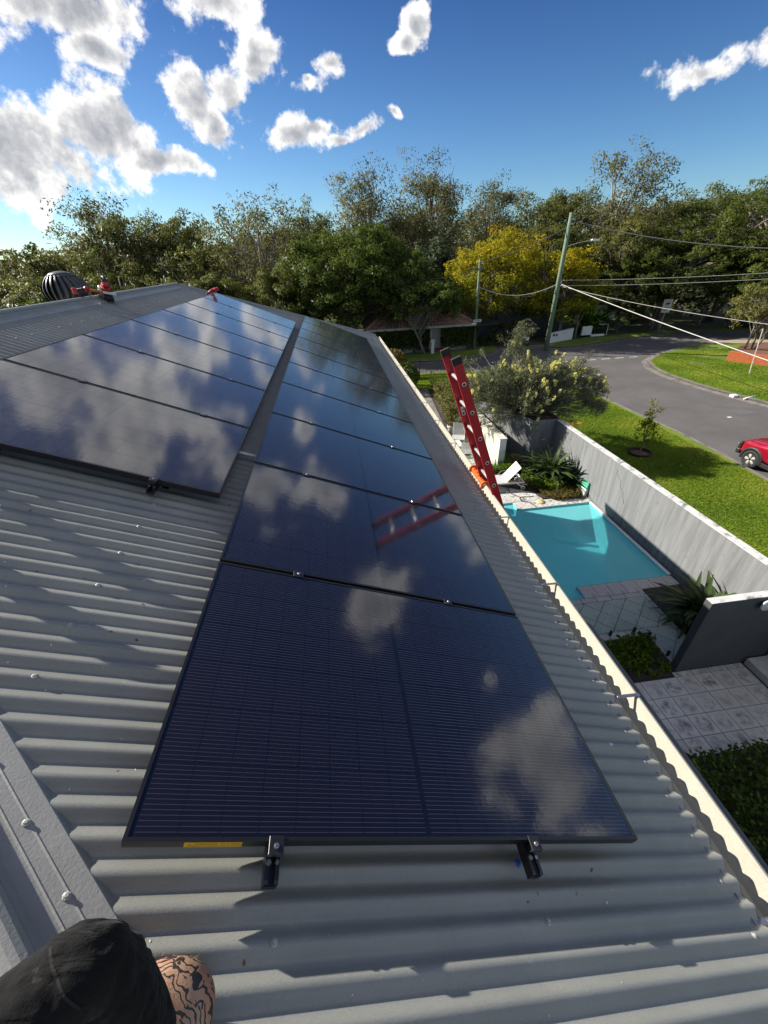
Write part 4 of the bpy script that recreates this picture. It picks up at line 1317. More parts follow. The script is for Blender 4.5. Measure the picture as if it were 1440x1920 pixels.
mb = MB(); mb.box(-.06, .06, -.17, .17, 0, .26); mb.build('lower_half', MT['white'], pk, bevel=.02)
mb = MB(); mb.box(-.062, .062, -.172, .172, .262, .52); mb.build('upper_half', MT['greenplastic'], pk, bevel=.02)

# ---- verge things
mb = MB(); mb.box(-.32, .32, -.16, .16, 0, .02)
tag(mb.build('utility_cover', MT['utility'], None, loc=(12.3, 17.45, Z0 + .004), rot=(0, 0, RAD(12))), 'orange rectangular utility cover in the lawn behind the grey wall', 'cover')
mb = MB(); mb.box(-.42, .42, -.2, .2, 0, .02)
tag(mb.build('drain_cover', MT['patch'], None, loc=(26.7, 26.6, Z0 + .004), rot=(0, 0, RAD(-30))), 'grey drain cover in the far corner lawn', 'cover')
dp = thing('drain_pipe', 'white plastic drain pipe end poking through the far kerb', 'pipe', (23.25, 19.0, ZR + .05))
mb = MB(); mb.tube([(-.2, 0, .02), (.5, .1, .10)], .055, 8); mb.build('pipe', MT['white'], dp, True)
mb = MB(); mb.box(-.42, -.1, .45, .75, -.03, .10); mb.build('block', MT['white'], dp, bevel=.02)
gw = MB(); gw.tube([(27.53, 23.31, Z0), (28.9, 24.9, Z0 + 2.4)], .035, 6)
tag(gw.build('garden_stake', MT['palebark']), 'thin leaning wooden stake in the corner lawn before the brick wall', 'stake')

# ---- brick retaining wall with mulch
bw = thing('brick_wall', 'low orange brick retaining wall on the corner lawn', 'wall', (29.15, 26.85, Z0))
wl_pts = [(29.15, 26.85), (30.3, 24.6), (33.5, 20.5)]
mb = MB(); mo = MB()
for a, b in zip(wl_pts[:-1], wl_pts[1:]):
    a, b = Vector(a), Vector(b); L = (b - a).length; ang = math.atan2((b - a).y, (b - a).x)
    Mx = T((a.x - 29.15, a.y - 26.85, 0), (0, 0, ang))
    nb = int(L / .24)
    for r_ in range(8):
        for i in range(nb + 1):
            x0 = i * .24 - (.12 if r_ % 2 else 0); x0, x1 = max(0, x0), min(L, x0 + .23)
            if x1 - x0 > .04: mb.box(x0, x1, -.105, .105, r_ * .082, r_ * .082 + .072, Mx)
    mo.box(0, L, -.098, .098, 0, 8 * .082 - .012, Mx)
bk = mb.build('bricks', MT['brick'], bw); bk['kind'] = 'stuff'
mo.build('mortar', MT['kerb'], bw)
slab('mulch_bed', [(29.2, 26.9), (30.4, 24.7), (33.6, 20.6), (45, 21), (45, 30), (32.6, 29.3)], MT['mulch'], Z0 + .5)

# ------------------------------------------------------------------ vegetation
def tree(name, label, base, H, spread, kind, seed, leaf, bark='bark', n=None, per=None, size=None, lean=(0, 0), trunk=None, zc=None, rz=None, group=None, cat='tree', tr=None, stems=1, fork=(.35, .7), crad=None):
    rng = np.random.default_rng(seed)
    o = thing(name, label, cat, base, group=group)
    K = {'gum': dict(n=34, per=330, size=.30, zc=.64, rz=.33, cr=(.08, .145), flat=.7), 'dome': dict(n=85, per=330, size=.27, zc=.5, rz=.5, cr=(.10, .16), flat=.6),
         'layer': dict(n=80, per=300, size=.28, zc=.56, rz=.44, cr=(.09, .15), flat=.45), 'cone': dict(n=60, per=150, size=.34, zc=.5, rz=.5, cr=(.08, .13), flat=.8)}[kind]
    n = int((n or K['n']) * (1.3 if kind == 'gum' and H > 8 else 1)); per = int(per * 1.6) if per and kind == 'gum' and size is None else (per or K['per']); size = size or K['size']; zc = zc or K['zc']; rz = rz or K['rz']
    cr = crad or K['cr']
    cs = []
    while len(cs) < n:
        d = rng.normal(size=3); d /= np.linalg.norm(d)
        if kind in ('dome', 'layer'):
            if d[2] < -.35: continue
            r = rng.uniform(.62, 1.0) ** .6
        elif kind == 'cone':
            r = rng.uniform(.4, 1)
        else:
            r = rng.uniform(.35, 1.0) ** .6
        p = np.array([d[0] * spread * r, d[1] * spread * r, zc * H + d[2] * rz * H * r])
        if kind == 'cone':
            f = max(.08, 1.15 - p[2] / H); p[0] *= f * 1.2; p[1] *= f * 1.2
        if kind == 'gum':
            p[:2] *= rng.uniform(.75, 1.18)
            p[2] += rng.normal() * .04 * H
        p[0] += lean[0] * H * (p[2] / H) ; p[1] += lean[1] * H * (p[2] / H)
        p[2] = min(p[2], H * .97)
        cs.append(p)
    cs = np.array(cs)
    # skeleton
    mb = MB(); tr = tr or H * .022
    ls, ld = 8, []
    for s_ in range(stems):
        off = np.array([0, 0]) if stems == 1 else rng.normal(size=2) * tr * 1.6
        lx = rng.normal(size=2) * .25 * spread * (0 if stems == 1 else 1.2)
        top = np.array([lean[0] * H * .8 + lx[0], lean[1] * H * .8 + lx[1], H * (.80 if kind != 'dome' else .72)])
        path = []
        for i in range(9):
            q = i / 8
            path.append(np.array([off[0] + (top[0] - off[0]) * q + math.sin(q * 5 + seed) * .014 * H * q, off[1] + (top[1] - off[1]) * q + math.cos(q * 4 + seed) * .014 * H * q, -.1 + top[2] * q]))
        mb.tube(path, [tr * (1.25 - .35 * min(1, q * 6) - .72 * q / 8 * 1.0) * (1 if stems == 1 else .62) for q in range(9)] if False else [tr * max(.12, (1.15 - .95 * i / 8)) * (1 if stems == 1 else .62) for i in range(9)], 7)
        ld.append(path)
    for i, c in enumerate(cs):
        path = ld[i % len(ld)]
        q = rng.uniform(*fork) * min(1.0, c[2] / (H * .75) + .1)
        k = min(7.0, q * 8); a = path[int(k)] * (1 - k % 1) + path[min(8, int(k) + 1)] * (k % 1)
        m1 = a + (c - a) * .4 + np.array([0, 0, .06 * H]) + rng.normal(size=3) * .012 * H
        m2 = a + (c - a) * .75 + np.array([0, 0, .04 * H]) + rng.normal(size=3) * .014 * H
        r0 = tr * rng.uniform(.22, .42)
        mb.tube([a, m1, m2, c], [r0, r0 * .7, r0 * .42, r0 * .18], 5, cap=False)
        if kind == 'gum':
            for _ in range(2):
                e = c + rng.normal(size=3) * np.array([1, 1, .7]) * H * .06; mb.tube([m2, (m2 + e) / 2 + rng.normal(size=3) * .01 * H, e], [r0 * .35, r0 * .25, r0 * .1], 4, cap=False)
    mb.build('trunk', MT[bark], o, True)
    P, tc, OW = [], [], []
    cen = np.array([lean[0] * H * .6, lean[1] * H * .6, H * zc * .8])
    for c in cs:
        m = int(per * rng.uniform(.6, 1.35)); R = H * rng.uniform(*cr)
        sub = max(1, 5 if kind == 'gum' else 4)
        sc = c + rng.normal(size=(sub, 3)) * R * np.array([.55, .55, .38])
        pick = sc[rng.integers(0, sub, m)]
        d = rng.normal(size=(m, 3)); d /= np.linalg.norm(d, axis=1, keepdims=True)
        rr = rng.uniform(.15, 1, (m, 1)) ** .5
        P.append(pick + d * rr * R * np.array([.62, .62, .62 * K['flat']]))
        tc.append(np.full(m, rng.uniform(0, 1)))
        oc = c - cen; oc = oc / (np.linalg.norm(oc) + 1e-6)
        OW.append(d * .50 + oc * .18 + np.array([0, 0, .75]))
    P = np.concatenate(P); tc = np.concatenate(tc)
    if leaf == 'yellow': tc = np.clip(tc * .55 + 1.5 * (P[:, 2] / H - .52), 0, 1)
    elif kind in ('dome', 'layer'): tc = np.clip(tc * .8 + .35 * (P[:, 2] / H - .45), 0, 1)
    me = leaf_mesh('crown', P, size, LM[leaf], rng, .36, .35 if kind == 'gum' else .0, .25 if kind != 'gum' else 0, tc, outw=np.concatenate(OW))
    inst('crown', me, o)
    return o


G = Z0
GB = 'gum trees of the bushland'
def gum(label, x, y, H, sp, seed, leaf='gum', bark='bark', **kw):
    return tree('gum_tree', label, (x, y, G), H, sp, 'gum', seed, leaf, bark, group=GB, **kw)


gum('tall gum at the far left edge of the picture, sparse ragged crown', -24.5, 43.5, 9.4, 3.4, 11, 'gum', n=30)
gum('tall feathery gum with drooping clumps behind the ventilator', -21.0, 50.5, 13.0, 4.8, 12, 'gum', n=46)
gum('dense dark gum to the right of the feathery one, blunt rounded top', -14.6, 50, 12.2, 3.4, 13, 'gumgreen', n=42, per=260)
gum('open gum with bare white branches above the far roof corner', -5.4, 47.2, 13.0, 4.9, 14, 'gumgrey', 'palebark', n=36, per=130, fork=(.2, .6))
gum('smaller gum with a fluffy top between the white branched gum and the big pair', -1.0, 57.5, 13.0, 3.0, 15, 'gum')
gum('very tall gum standing behind the round dark tree, left of the pair', 6.4, 59.2, 16.4, 4.2, 16, 'gumgrey', 'palebark', n=44)
gum('tallest gum of the skyline, twin tufted top, right of the pair', 14.2, 60, 16.9, 4.6, 17, 'gumgrey', n=50)
gum('broad brownish gum behind the yellow tree', 23.2, 63.5, 14.8, 4.6, 18, 'gumgrey', n=48)
gum('dense dark gum directly behind the power pole', 27.6, 54.5, 13.0, 4.2, 19, 'gumgreen', n=56, per=260)
gum('wind blown gum with thin leaning crown high above the dark trees', 31.0, 48.7, 15.2, 3.6, 20, 'gumgrey', 'palebark', n=26, per=150, lean=(.10, 0), fork=(.3, .75), zc=.76, rz=.24)
gum('slim gum with a straight bare brown trunk right of the power pole', 29.6, 43.0, 9.8, 2.7, 21, 'gum', 'bark', zc=.72, rz=.26, lean=(.05, 0), tr=.20, n=26)
gum('low brown gum between the leaning gum and the great dark dome', 39.8, 51.2, 12.0, 3.6, 22, 'gum', n=44)
gum('pale topped gum at the far right edge behind the dome', 57.0, 57, 15.0, 4.4, 24, 'gumgrey', 'palebark', n=34)
gum('ragged gum above the far end of the upper panel row', -9.5, 55.5, 10.6, 3.6, 25, 'gum', n=34)
gum('gum with slanting pale trunk low behind the ridge', -11.0, 42.0, 8.6, 3.0, 26, 'gumgreen', 'palebark', n=26, per=150)
gum('thin trunked gum behind the red saw on the ridge', -17.6, 43.0, 8.8, 2.8, 27, 'gumgreen', 'palebark', n=26, per=150)
rb = random.Random(77)
for i in range(15):
    x = -44 + i * 8.3 + rb.uniform(-2, 2); y = 74 + rb.uniform(-5, 10)
    tree('gum_tree', 'distant gum of the far back row, its top just above the nearer trees', (x, y, G), 11.5 + rb.uniform(-1.5, 2.2) + (1.0 if 3 < i < 12 else -1.6), 5.4, 'gum', 300 + i, rb.choice(['gum', 'gumgrey', 'gumgreen']), n=40, per=230, size=.42, group='gum trees of the far back row')

def other(label, x, y, H, sp, kind, seed, leaf, bark='bark', **kw):
    return tree(kw.pop('name', 'tree'), label, (x, y, G), H, sp, kind, seed, leaf, bark, **kw)


other('huge dark green dome shaped tree above the road at the right edge', 42.5, 43.2, 11.3, 10.0, 'layer', 31, 'deep', n=190, per=260, tr=.35, stems=3)
other('dark spreading tree with several pale stems behind the notice sign', 34.4, 41.0, 7.6, 5.2, 'layer', 32, 'deep', n=95, zc=.66, rz=.34, stems=4, tr=.26, fork=(.4, .8))
other('tall dense green tree between leaning gum and dome', 46.5, 54, 12.3, 6.0, 'layer', 33, 'gumgreen', n=110)
other('broad round dark green tree left of the tiled house', 2.9, 42.4, 9.6, 6.6, 'dome', 34, 'dark', n=165, per=480, tr=.3, size=.29)
other('low dark tree with a forked pale trunk in front of the tiled house', 8.5, 36.4, 5.6, 2.9, 'dome', 35, 'dark', 'bark', n=55, zc=.70, rz=.28, tr=.12, stems=2)
other('pale grey green conifer behind the tiled house', 12.4, 48.6, 9.4, 3.2, 'cone', 36, 'conifer', n=80, per=190)
other('yellow leaved round tree left of the power pole', 16.9, 41.4, 8.5, 4.4, 'dome', 37, 'yellow', n=110, per=260, tr=.22, stems=3)
other('smaller orange yellow tree right of the power pole', 22.2, 38.6, 7.2, 2.6, 'dome', 38, 'yellow', n=50, per=210)
other('thin dark street tree beside the white letterbox wall', 23.9, 38.6, 4.6, 1.7, 'gum', 39, 'deep', 'bark', n=20, per=70, size=.26, zc=.66)
other('small olive tree with several dark stems in the mulch bed', 31.2, 27.5, 4.9, 2.5, 'gum', 40, 'straw', 'bark', n=34, per=150, size=.22, zc=.74, rz=.24, stems=4, tr=.12, fork=(.3, .7))
other('dark tree overhanging the right edge beyond the mulch bed', 38.5, 33.0, 7.2, 3.4, 'layer', 41, 'deep', n=60, tr=.3)
other('dark layered tree overhanging the parked dark car', 41.0, 39.5, 7.4, 4.4, 'layer', 42, 'deep', n=70, zc=.68, rz=.3, tr=.22)
other('dark tree filling the shade left of the notice sign', 30.2, 42.0, 6.6, 3.8, 'layer', 43, 'deep', n=60)
other('green tree behind the charcoal house and the pole', 24.5, 47.5, 9.2, 4.6, 'layer', 44, 'gumgreen', n=80)
other('dark green tree in the gap between round tree and conifer', 8.2, 47.0, 8.2, 3.6, 'dome', 45, 'dark', n=60)
other('olive tree low behind the far roof corner', -3.4, 40.5, 7.2, 3.8, 'dome', 46, 'gumgreen', n=60)
other('olive bushy tree behind the upper panels', -8.2, 38.5, 6.6, 3.4, 'dome', 47, 'gumgreen', n=50)
other('bushy tree low behind the ridge by the ventilator', -20.5, 38, 7.0, 3.8, 'dome', 48, 'gumgreen', n=60)
other('yellow green shrub peeping over the ridge beside the saw', -14.0, 33.0, 5.9, 1.7, 'dome', 49, 'sapling', n=26, per=120, size=.24, cat='shrub', name='shrub')
other('low bright shrub at the left edge behind the ridge', -19.0, 30, 6.2, 2.2, 'dome', 50, 'hedge', n=40, per=140, size=.24, cat='shrub', name='shrub')
other('bushy tree at the left edge under the tall gum', -27.5, 38, 7.6, 4.2, 'dome', 51, 'gumgreen', n=60)
# woodland mass far behind
rng = np.random.default_rng(5)
n = 52000
X = rng.uniform(-95, 120, n); Y = rng.uniform(84, 112, n) ; hh = 8.4 + 2.2 * np.sin(X * .21) + 1.6 * np.sin(X * .53 + 1) + 1.1 * np.sin(X * 1.3)
Zz = G + hh * rng.uniform(0, 1, n) ** .6
w_ = inst('woodland', leaf_mesh('woodland', np.stack([X, Y, Zz], 1), 1.0, LM['gum'], rng, .5, 0, .2)); w_['kind'] = 'stuff'
tag(w_, 'dense mass of far off bushland behind the gum trees', None)
n = 16000
X = rng.uniform(-45, 50, n); Y = 46 + rng.uniform(0, 20, n); Zz = G + rng.uniform(0, 1, n) ** .8 * (3.2 + 1.2 * np.sin(X * .7))
w_ = inst('undergrowth', leaf_mesh('undergrowth', np.stack([X, Y, Zz], 1), .6, LM['deep'], rng, .5, 0, .2)); w_['kind'] = 'stuff'


def leafbox(name, label, cat, loc, poly_or_box, h, n, size, leaf, seed, dense=True, lump=.12, stems=None):
    """clipped hedge or bushy bed: leaves over and through a box, a dark inner body of twigs"""
    rng = np.random.default_rng(seed)
    (x0, x1, y0, y1) = poly_or_box
    o = thing(name, label, cat, loc)
    P = np.stack([rng.uniform(x0, x1, n), rng.uniform(y0, y1, n), rng.uniform(0, 1, n) ** (.35) * h], 1)
    P[:, 2] += (np.sin(P[:, 0] * 9) * np.cos(P[:, 1] * 8.3) + np.sin(P[:, 0] * 3.1 + 1) * np.cos(P[:, 1] * 4)) * lump * .5
    tc = rng.uniform(0, 1, n)
    inst('foliage', leaf_mesh('foliage', P, size, LM[leaf], rng, .62, 0, .5, tc), o)
    mb = MB(); rr = random.Random(seed)
    for i in range(26):
        a = (rr.uniform(x0, x1), rr.uniform(y0, y1)); mb.tube([(a[0], a[1], 0), (a[0] + rr.uniform(-.1, .1), a[1] + rr.uniform(-.1, .1), h * rr.uniform(.8, 1.1))], .006, 4)
    mb.build('stems', MT['bark'], o)
    return o


leafbox('hedge', 'low dense green hedge at the right edge below the gutter', 'hedge', (6.0, 1.2, Z0), (-3.2, 1.55, -2.4, 1.06), .55, 22000, .075, 'hedge', 61, lump=.10)
leafbox('hedge', 'dark clipped hedge in front of the weatherboard house', 'hedge', (12.3, 37.15, Z0), (-2.0, 1.25, -.55, .1), 2.0, 7000, .22, 'deep', 62)
leafbox('hedge', 'very dark hedge in the shade under the low tree by the tiled house', 'hedge', (6.9, 37.0, Z0), (-2.6, 2.3, -.4, .2), 2.0, 8000, .24, 'deep', 63)
leafbox('hedge', 'low clipped hedge at the foot of the charcoal house', 'hedge', (15.2, 38.2, Z0), (-.9, 1.2, -.25, .25), .8, 1600, .16, 'dark', 64)
rng = np.random.default_rng(9)
def cover(name, n, xs, ys, h, size, leaf, label=None, zoff=0.0, fn=None):
    P = np.stack([rng.uniform(*xs, n), rng.uniform(*ys, n), Z0 + zoff + rng.uniform(0, 1, n) ** .7 * h], 1)
    if fn is not None: P = P[fn(P[:, 0], P[:, 1])]
    o = inst(name, leaf_mesh(name, P, size, LM[leaf], rng, .5, 0, .75, np.clip(.5 + .5 * np.sin(P[:, 0] * 6) * np.sin(P[:, 1] * 7), 0, 1))); o['kind'] = 'stuff'
    if label: o['label'] = label
    return o


# leafy bed by the gutter: rosettes, thinner towards its front right corner
def bed(x, y): return (x < 6.84 + (y - 3.83) * .17) & ((np.sin(x * 11 + 2) * np.cos(y * 12.5) + 1.0) * .5 + (y - 4.1) * .9 - (x - 6.3) * .35 > .28)
P0 = np.stack([rng.uniform(4.6, 7.05, 620), rng.uniform(3.86, 4.84, 620)], 1)
P0 = P0[bed(P0[:, 0], P0[:, 1])]
PP_, DD_ = [], []
for c in P0:
    k = 11; a = rng.uniform(0, 6.28, k); el = rng.uniform(.3, 1.2, k); d = np.stack([np.cos(a) * np.cos(el), np.sin(a) * np.cos(el), np.sin(el)], 1)
    z = Z0 + rng.uniform(.02, .13)
    PP_.append(np.array([c[0], c[1], z]) + d * .05); DD_.append(d)
gc = inst('ground_cover', leaf_mesh('ground_cover', np.concatenate(PP_), .085, LM['cover'], rng, .36, dirs=np.concatenate(DD_))); gc['kind'] = 'stuff'
gc['label'] = 'bright green rosettes covering the bed between the two pavings'
slab('garden_bed', [(4.4, 3.835), (6.83, 3.835), (6.99, 4.85), (4.4, 4.85)], MT['soil'], Z0 + .012)
slab('garden_bed', [(7.87, 4.06), (9.04, 4.06), (9.04, 6.2), (7.87, 6.2)], MT['soil'], Z0 + .012)
slab('garden_bed', [(2.0, -2.5), (8.44, -2.5), (8.44, 2.33), (2.0, 2.33)], MT['soil'], Z0 + .012)
cover('ground_cover', 1500, (7.5, 8.42), (1.2, 2.3), .06, .07, 'coverdry', 'dry reddish leaf litter on the bed right of the hedge', .012)
cover('ground_cover', 2600, (7.9, 8.45), (4.25, 5.35), .22, .07, 'strap', 'low grey green plants in the narrow bed beside the pool paving', .01)
slab('garden_bed', [(7.45, 10.95), (8.95, 10.62), (8.95, 13.0), (7.2, 12.8), (7.2, 11.8)], MT['soil'], Z0 + .012)
cover('ground_cover', 7000, (7.3, 8.95), (10.65, 12.2), .16, .075, 'coverdry', 'low reddish green mat of plants spilling onto the pool paving', 0, lambda x, y: (x - 8.25) ** 2 / .62 + (y - 11.55) ** 2 / .95 < 1)
cover('ground_cover', 5200, (7.2, 8.95), (11.0, 12.9), .30, .085, 'cover', 'pale green leafy plants under the strappy clump', 0, lambda x, y: (x - 8.1) ** 2 / .8 + (y - 12.1) ** 2 / .7 < 1)
cover('ground_cover', 3200, (6.2, 7.35), (13.3, 14.2), .42, .07, 'cover', 'feathery green plants at the foot of the cream wall', 0, lambda x, y: (x > 6.95) | (y < 13.34))
cover('ground_cover', 2600, (6.2, 7.2), (12.75, 13.15), .40, .07, 'cover', 'feathery green row of plants behind the lounger')
cover('ground_cover', 15000, (5.0, 9.2), (18.3, 25.2), .75, .15, 'straw', 'tangled olive garden plants between the path and the planter', 0, lambda x, y: (x > 6.0 + (y - 18.6) * .09) & (np.sin(x * 3) * np.cos(y * 2.3) > -.75))
cover('ground_cover', 9000, (6.0, 9.2), (17.4, 25.2), 1.3, .16, 'dark', 'darker bushes of the garden strip', 0, lambda x, y: (np.sin(x * 2.1 + 1) * np.cos(y * 1.5) > .25) & (x > 6.6))
cover('ground_cover', 1800, (5.6, 6.4), (17.2, 18.2), 1.05, .13, 'coverdry', 'dry bush growing in the round white pot', .3, lambda x, y: (x - 6.05) ** 2 + (y - 17.7) ** 2 < .13)

# clumps of long strap leaves, each leaf a part
def strap_me(L, w, bend):
    mb = MB(); vs, fs = [], []
    for i in range(7):
        q = i / 6; a = bend * q * q
        x = L * (q - .10 * a * q); z = -L * .42 * a * q
        ww = w * math.sin(math.pi * (.10 + .88 * q)) ** .8 * .5 + .0006
        vs += [(x, -ww, z + abs(ww) * .35), (x, 0, z), (x, ww, z + abs(ww) * .35)]
    for i in range(6):
        for k in range(2): fs.append((3 * i + k, 3 * i + k + 1, 3 * i + k + 4, 3 * i + k + 3))
    mb.add(vs, fs); me = mb.mesh('leaf', LM['strap'], True)
    a = me.attributes.new('tint', 'FLOAT', 'POINT'); a.data.foreach_set('value', np.repeat(np.linspace(.2, .8, 7), 3).astype(np.float32))
    return me


def clump(label, loc, n, L, w, seed, mat='strap', name='strap_plant'):
    rr = random.Random(seed); o = thing(name, label, 'plant', loc)
    mes = []
    for b in (.5, .9, 1.3):
        me = strap_me(L, w, b); me.materials.clear(); me.materials.append(LM[mat]); mes.append(me)
    for i in range(n):
        el = RAD(rr.uniform(22, 86)); k = rr.uniform(.6, 1.12)
        inst('leaf', rr.choice(mes), o, (rr.gauss(0, .07), rr.gauss(0, .07), rr.uniform(0, .06)), (RAD(rr.uniform(-20, 20)), -el, rr.uniform(0, 6.283)), (k, k * rr.uniform(.8, 1.2), k))
    return o


clump('dark strappy plant in the narrow bed at the near end of the pool', (8.38, 5.10, Z0), 120, 1.05, .125, 1)
clump('smaller strappy plant tucked behind the dark wall end', (8.62, 4.75, Z0), 50, .85, .11, 2)
clump('big strappy plant against the grey wall at the far end of the pool', (8.35, 12.2, Z0 + .1), 110, 1.25, .12, 3)
clump('strappy plant left of the big clump by the dark planter', (7.75, 12.55, Z0 + .05), 50, .95, .07, 4)
clump('upright strappy plant between the big clump and the wall', (8.75, 11.7, Z0 + .05), 45, 1.0, .075, 5)
clump('bright green palm like plant with long leaves beside the road bend', (26.8, 41.6, Z0), 90, 3.3, .34, 6, 'palm')
clump('grass like plant behind the cream wall', (7.35, 19.6, Z0), 40, 1.0, .05, 7, 'cover')

# banksia bush in the planter
def banksia():
    rng = np.random.default_rng(21)
    o = thing('flowering_bush', 'large grey green bush with pale yellow flower spikes in the planter', 'bush', (8.4, 15.2, Z0 + 1.7))
    mb = MB(); P, D, F, FD, tc = [], [], [], [], []
    ends = []
    for i in range(440):
        a = rng.uniform(0, 6.28); r = rng.uniform(.05, 1) ** .5
        ex_, ey_ = math.cos(a) * 3.35 * r, math.sin(a) * 2.0 * r + .3
        ez_ = (.90 + .82 * math.sqrt(max(0, 1 - r * r)) + rng.normal() * .26) - .95 * max(0, r - .62) / .38 * rng.uniform(.3, 1.3)
        if ex_ > 1.0: ez_ -= .10
        ends.append(np.array([ex_ + .42, ey_, ez_]))
    for k_ in range(7): ends.append(np.array([-.55 + rng.normal() * .22, .7 + rng.normal() * .2, 2.35 + rng.uniform(0, .75)]))
    for k_ in range(9): ends.append(np.array([-1.3 + rng.normal() * .3, 4.2 + rng.normal() * .5, .6 + rng.normal() * .5]))
    for e in ends:
        m_ = e * np.array([.45, .45, .35]) + rng.normal(size=3) * .08
        mb.tube([(0, 0, -.1), m_, e], [.03, .016, .005], 4, cap=False)
        d = e - m_; d /= np.linalg.norm(d)
        L = rng.uniform(.3, .55)
        k = 104
        q = rng.uniform(0, 1, k)
        pts = e - d * L * (1 - q)[:, None] + rng.normal(size=(k, 3)) * .085
        dd = d + rng.normal(size=(k, 3)) * .7
        P.append(pts); D.append(dd); tc.append(np.clip(q * .55 + rng.uniform(0, .5), 0, 1))
        if rng.uniform() < .22 + .16 * math.sin(e[0] * 2.3 + 1.2) and e[2] > .3:
            for _ in range(rng.integers(1, 5)):
                c = e + rng.normal(size=3) * .11 + np.array([0, 0, .04]); up = np.array([rng.normal() * .3, rng.normal() * .3, 1])
                kk = 64; a = rng.uniform(0, 6.28, kk); z = rng.uniform(-.075, .075, kk)
                rad = .034 * np.sqrt(np.maximum(.1, 1 - (z / .085) ** 2))
                out = np.stack([np.cos(a), np.sin(a), .35 + 0 * a], 1)
                F.append(c + up * z[:, None] + out * rad[:, None]); FD.append(out)
    mb.build('stems', MT['bark'], o)
    inst('foliage', leaf_mesh('foliage', np.concatenate(P), .155, LM['banksia'], rng, .14, dirs=np.concatenate(D), tintc=np.concatenate(tc)), o)
    inst('flowers', leaf_mesh('flowers', np.concatenate(F), .06, LM['flower'], rng, .5, dirs=np.concatenate(FD)), o)


banksia()

# sapling in the verge with black edging ring
sp_ = thing('sapling', 'young tree with yellow green leaves planted in the verge lawn', 'sapling', (13.02, 13.62, Z0))
rng = np.random.default_rng(4); mb = MB(); P, D, tc = [], [], []
mb.tube([(0, 0, 0), (.03, .02, .9), (.02, 0, 1.7), (.12, .05, 2.35)], [.022, .017, .012, .006], 6)
for i in range(26):
    z = rng.uniform(.35, 2.3); a = rng.uniform(0, 6.28); r = (.62 - .17 * z) * rng.uniform(.5, 1.1)
    e = np.array([.03 + math.cos(a) * r, math.sin(a) * r, z + rng.uniform(.1, .35)]); mb.tube([(.03, .01, z * .9), e], [.008, .003], 4)
    k = 24; q = rng.uniform(.25, 1, k); P.append(np.array([.03, .01, z * .9]) + (e - np.array([.03, .01, z * .9])) * q[:, None] + rng.normal(size=(k, 3)) * .06); tc.append(np.full(k, z / 2.3) + rng.uniform(-.3, .3, k))
mb.build('stem', MT['bark'], sp_)
inst('leaves', leaf_mesh('leaves', np.concatenate(P), .12, LM['sapling'], rng, .45, .3, 0, np.clip(np.concatenate(tc), 0, 1)), sp_)
er = MB()
er.lathe([(.42, 0), (.44, .11), (.41, .11), (.40, .0)], 22)
tag(er.build('edging_ring', MT['blackrubber'], None, True, loc=(13.0, 13.6, Z0)), 'black plastic edging ring round the foot of the sapling', 'edging')
mb = MB(); mb.lathe([(.40, .0), (.3, .03), (.05, .05)], 16); o_ = mb.build('mulch_circle', MT['mulch'], None, loc=(13.0, 13.6, Z0)); o_['kind'] = 'structure'
other('young grey twig in the verge lawn beside the near wall', 10.6, 6.0, .8, .35, 'gum', 70, 'straw', 'bark', n=8, per=16, size=.07, tr=.01, name='shrub', cat='shrub')
def ball(label, loc, r, seed, leaf):
    rng = np.random.default_rng(seed); o = thing('topiary', label, 'shrub', loc)
    n = 3600; d = rng.normal(size=(n, 3)); d /= np.linalg.norm(d, axis=1, keepdims=True)
    P = d * r * rng.uniform(.82, 1.04, (n, 1)) * np.array([1, 1, .92]) + np.array([0, 0, r * .95])
    inst('foliage', leaf_mesh('foliage', P, .12, LM[leaf], rng, .6, 0, 0), o)
    mb = MB(); mb.tube([(0, 0, 0), (0, 0, r)], .05, 6); mb.build('trunk', MT['bark'], o)
ball('upper round clipped shrub beyond the far gutter end', (4.45, 26.6, Z0 + .55), .98, 81, 'coverdry')
ball('lower round clipped shrub beside the far gutter end, nearer the fence', (4.95, 25.4, Z0), .95, 82, 'hedge')
# white and grey shrubs near the street name sign
other('silvery shrub with upright stems behind the flowering bush', 13.4, 30.4 - 2.2, 3.4, .9, 'gum', 91, 'banksia', 'bark', n=16, per=70, size=.16, name='shrub', cat='shrub', tr=.05)
other('white flowering shrub at the foot of the power pole', 18.0, 37.2, 2.3, 1.0, 'dome', 92, 'flower', 'bark', n=16, per=34, size=.15, name='shrub', cat='shrub')
other('dark shrub at the foot of the charcoal house', 16.6, 37.9, 1.9, 1.4, 'dome', 93, 'deep', n=30, per=90, size=.2, name='shrub', cat='shrub')
other('dark bush under the trees by the road bend', 29.3, 40.2, 2.6, 1.8, 'dome', 94, 'dark', n=30, per=110, size=.22, name='shrub', cat='shrub')
other('olive weeping shrub in the shade beside the dark car', 39.0, 41.0, 3.8, 1.8, 'gum', 95, 'straw', n=20, per=90, size=.2, name='shrub', cat='shrub')

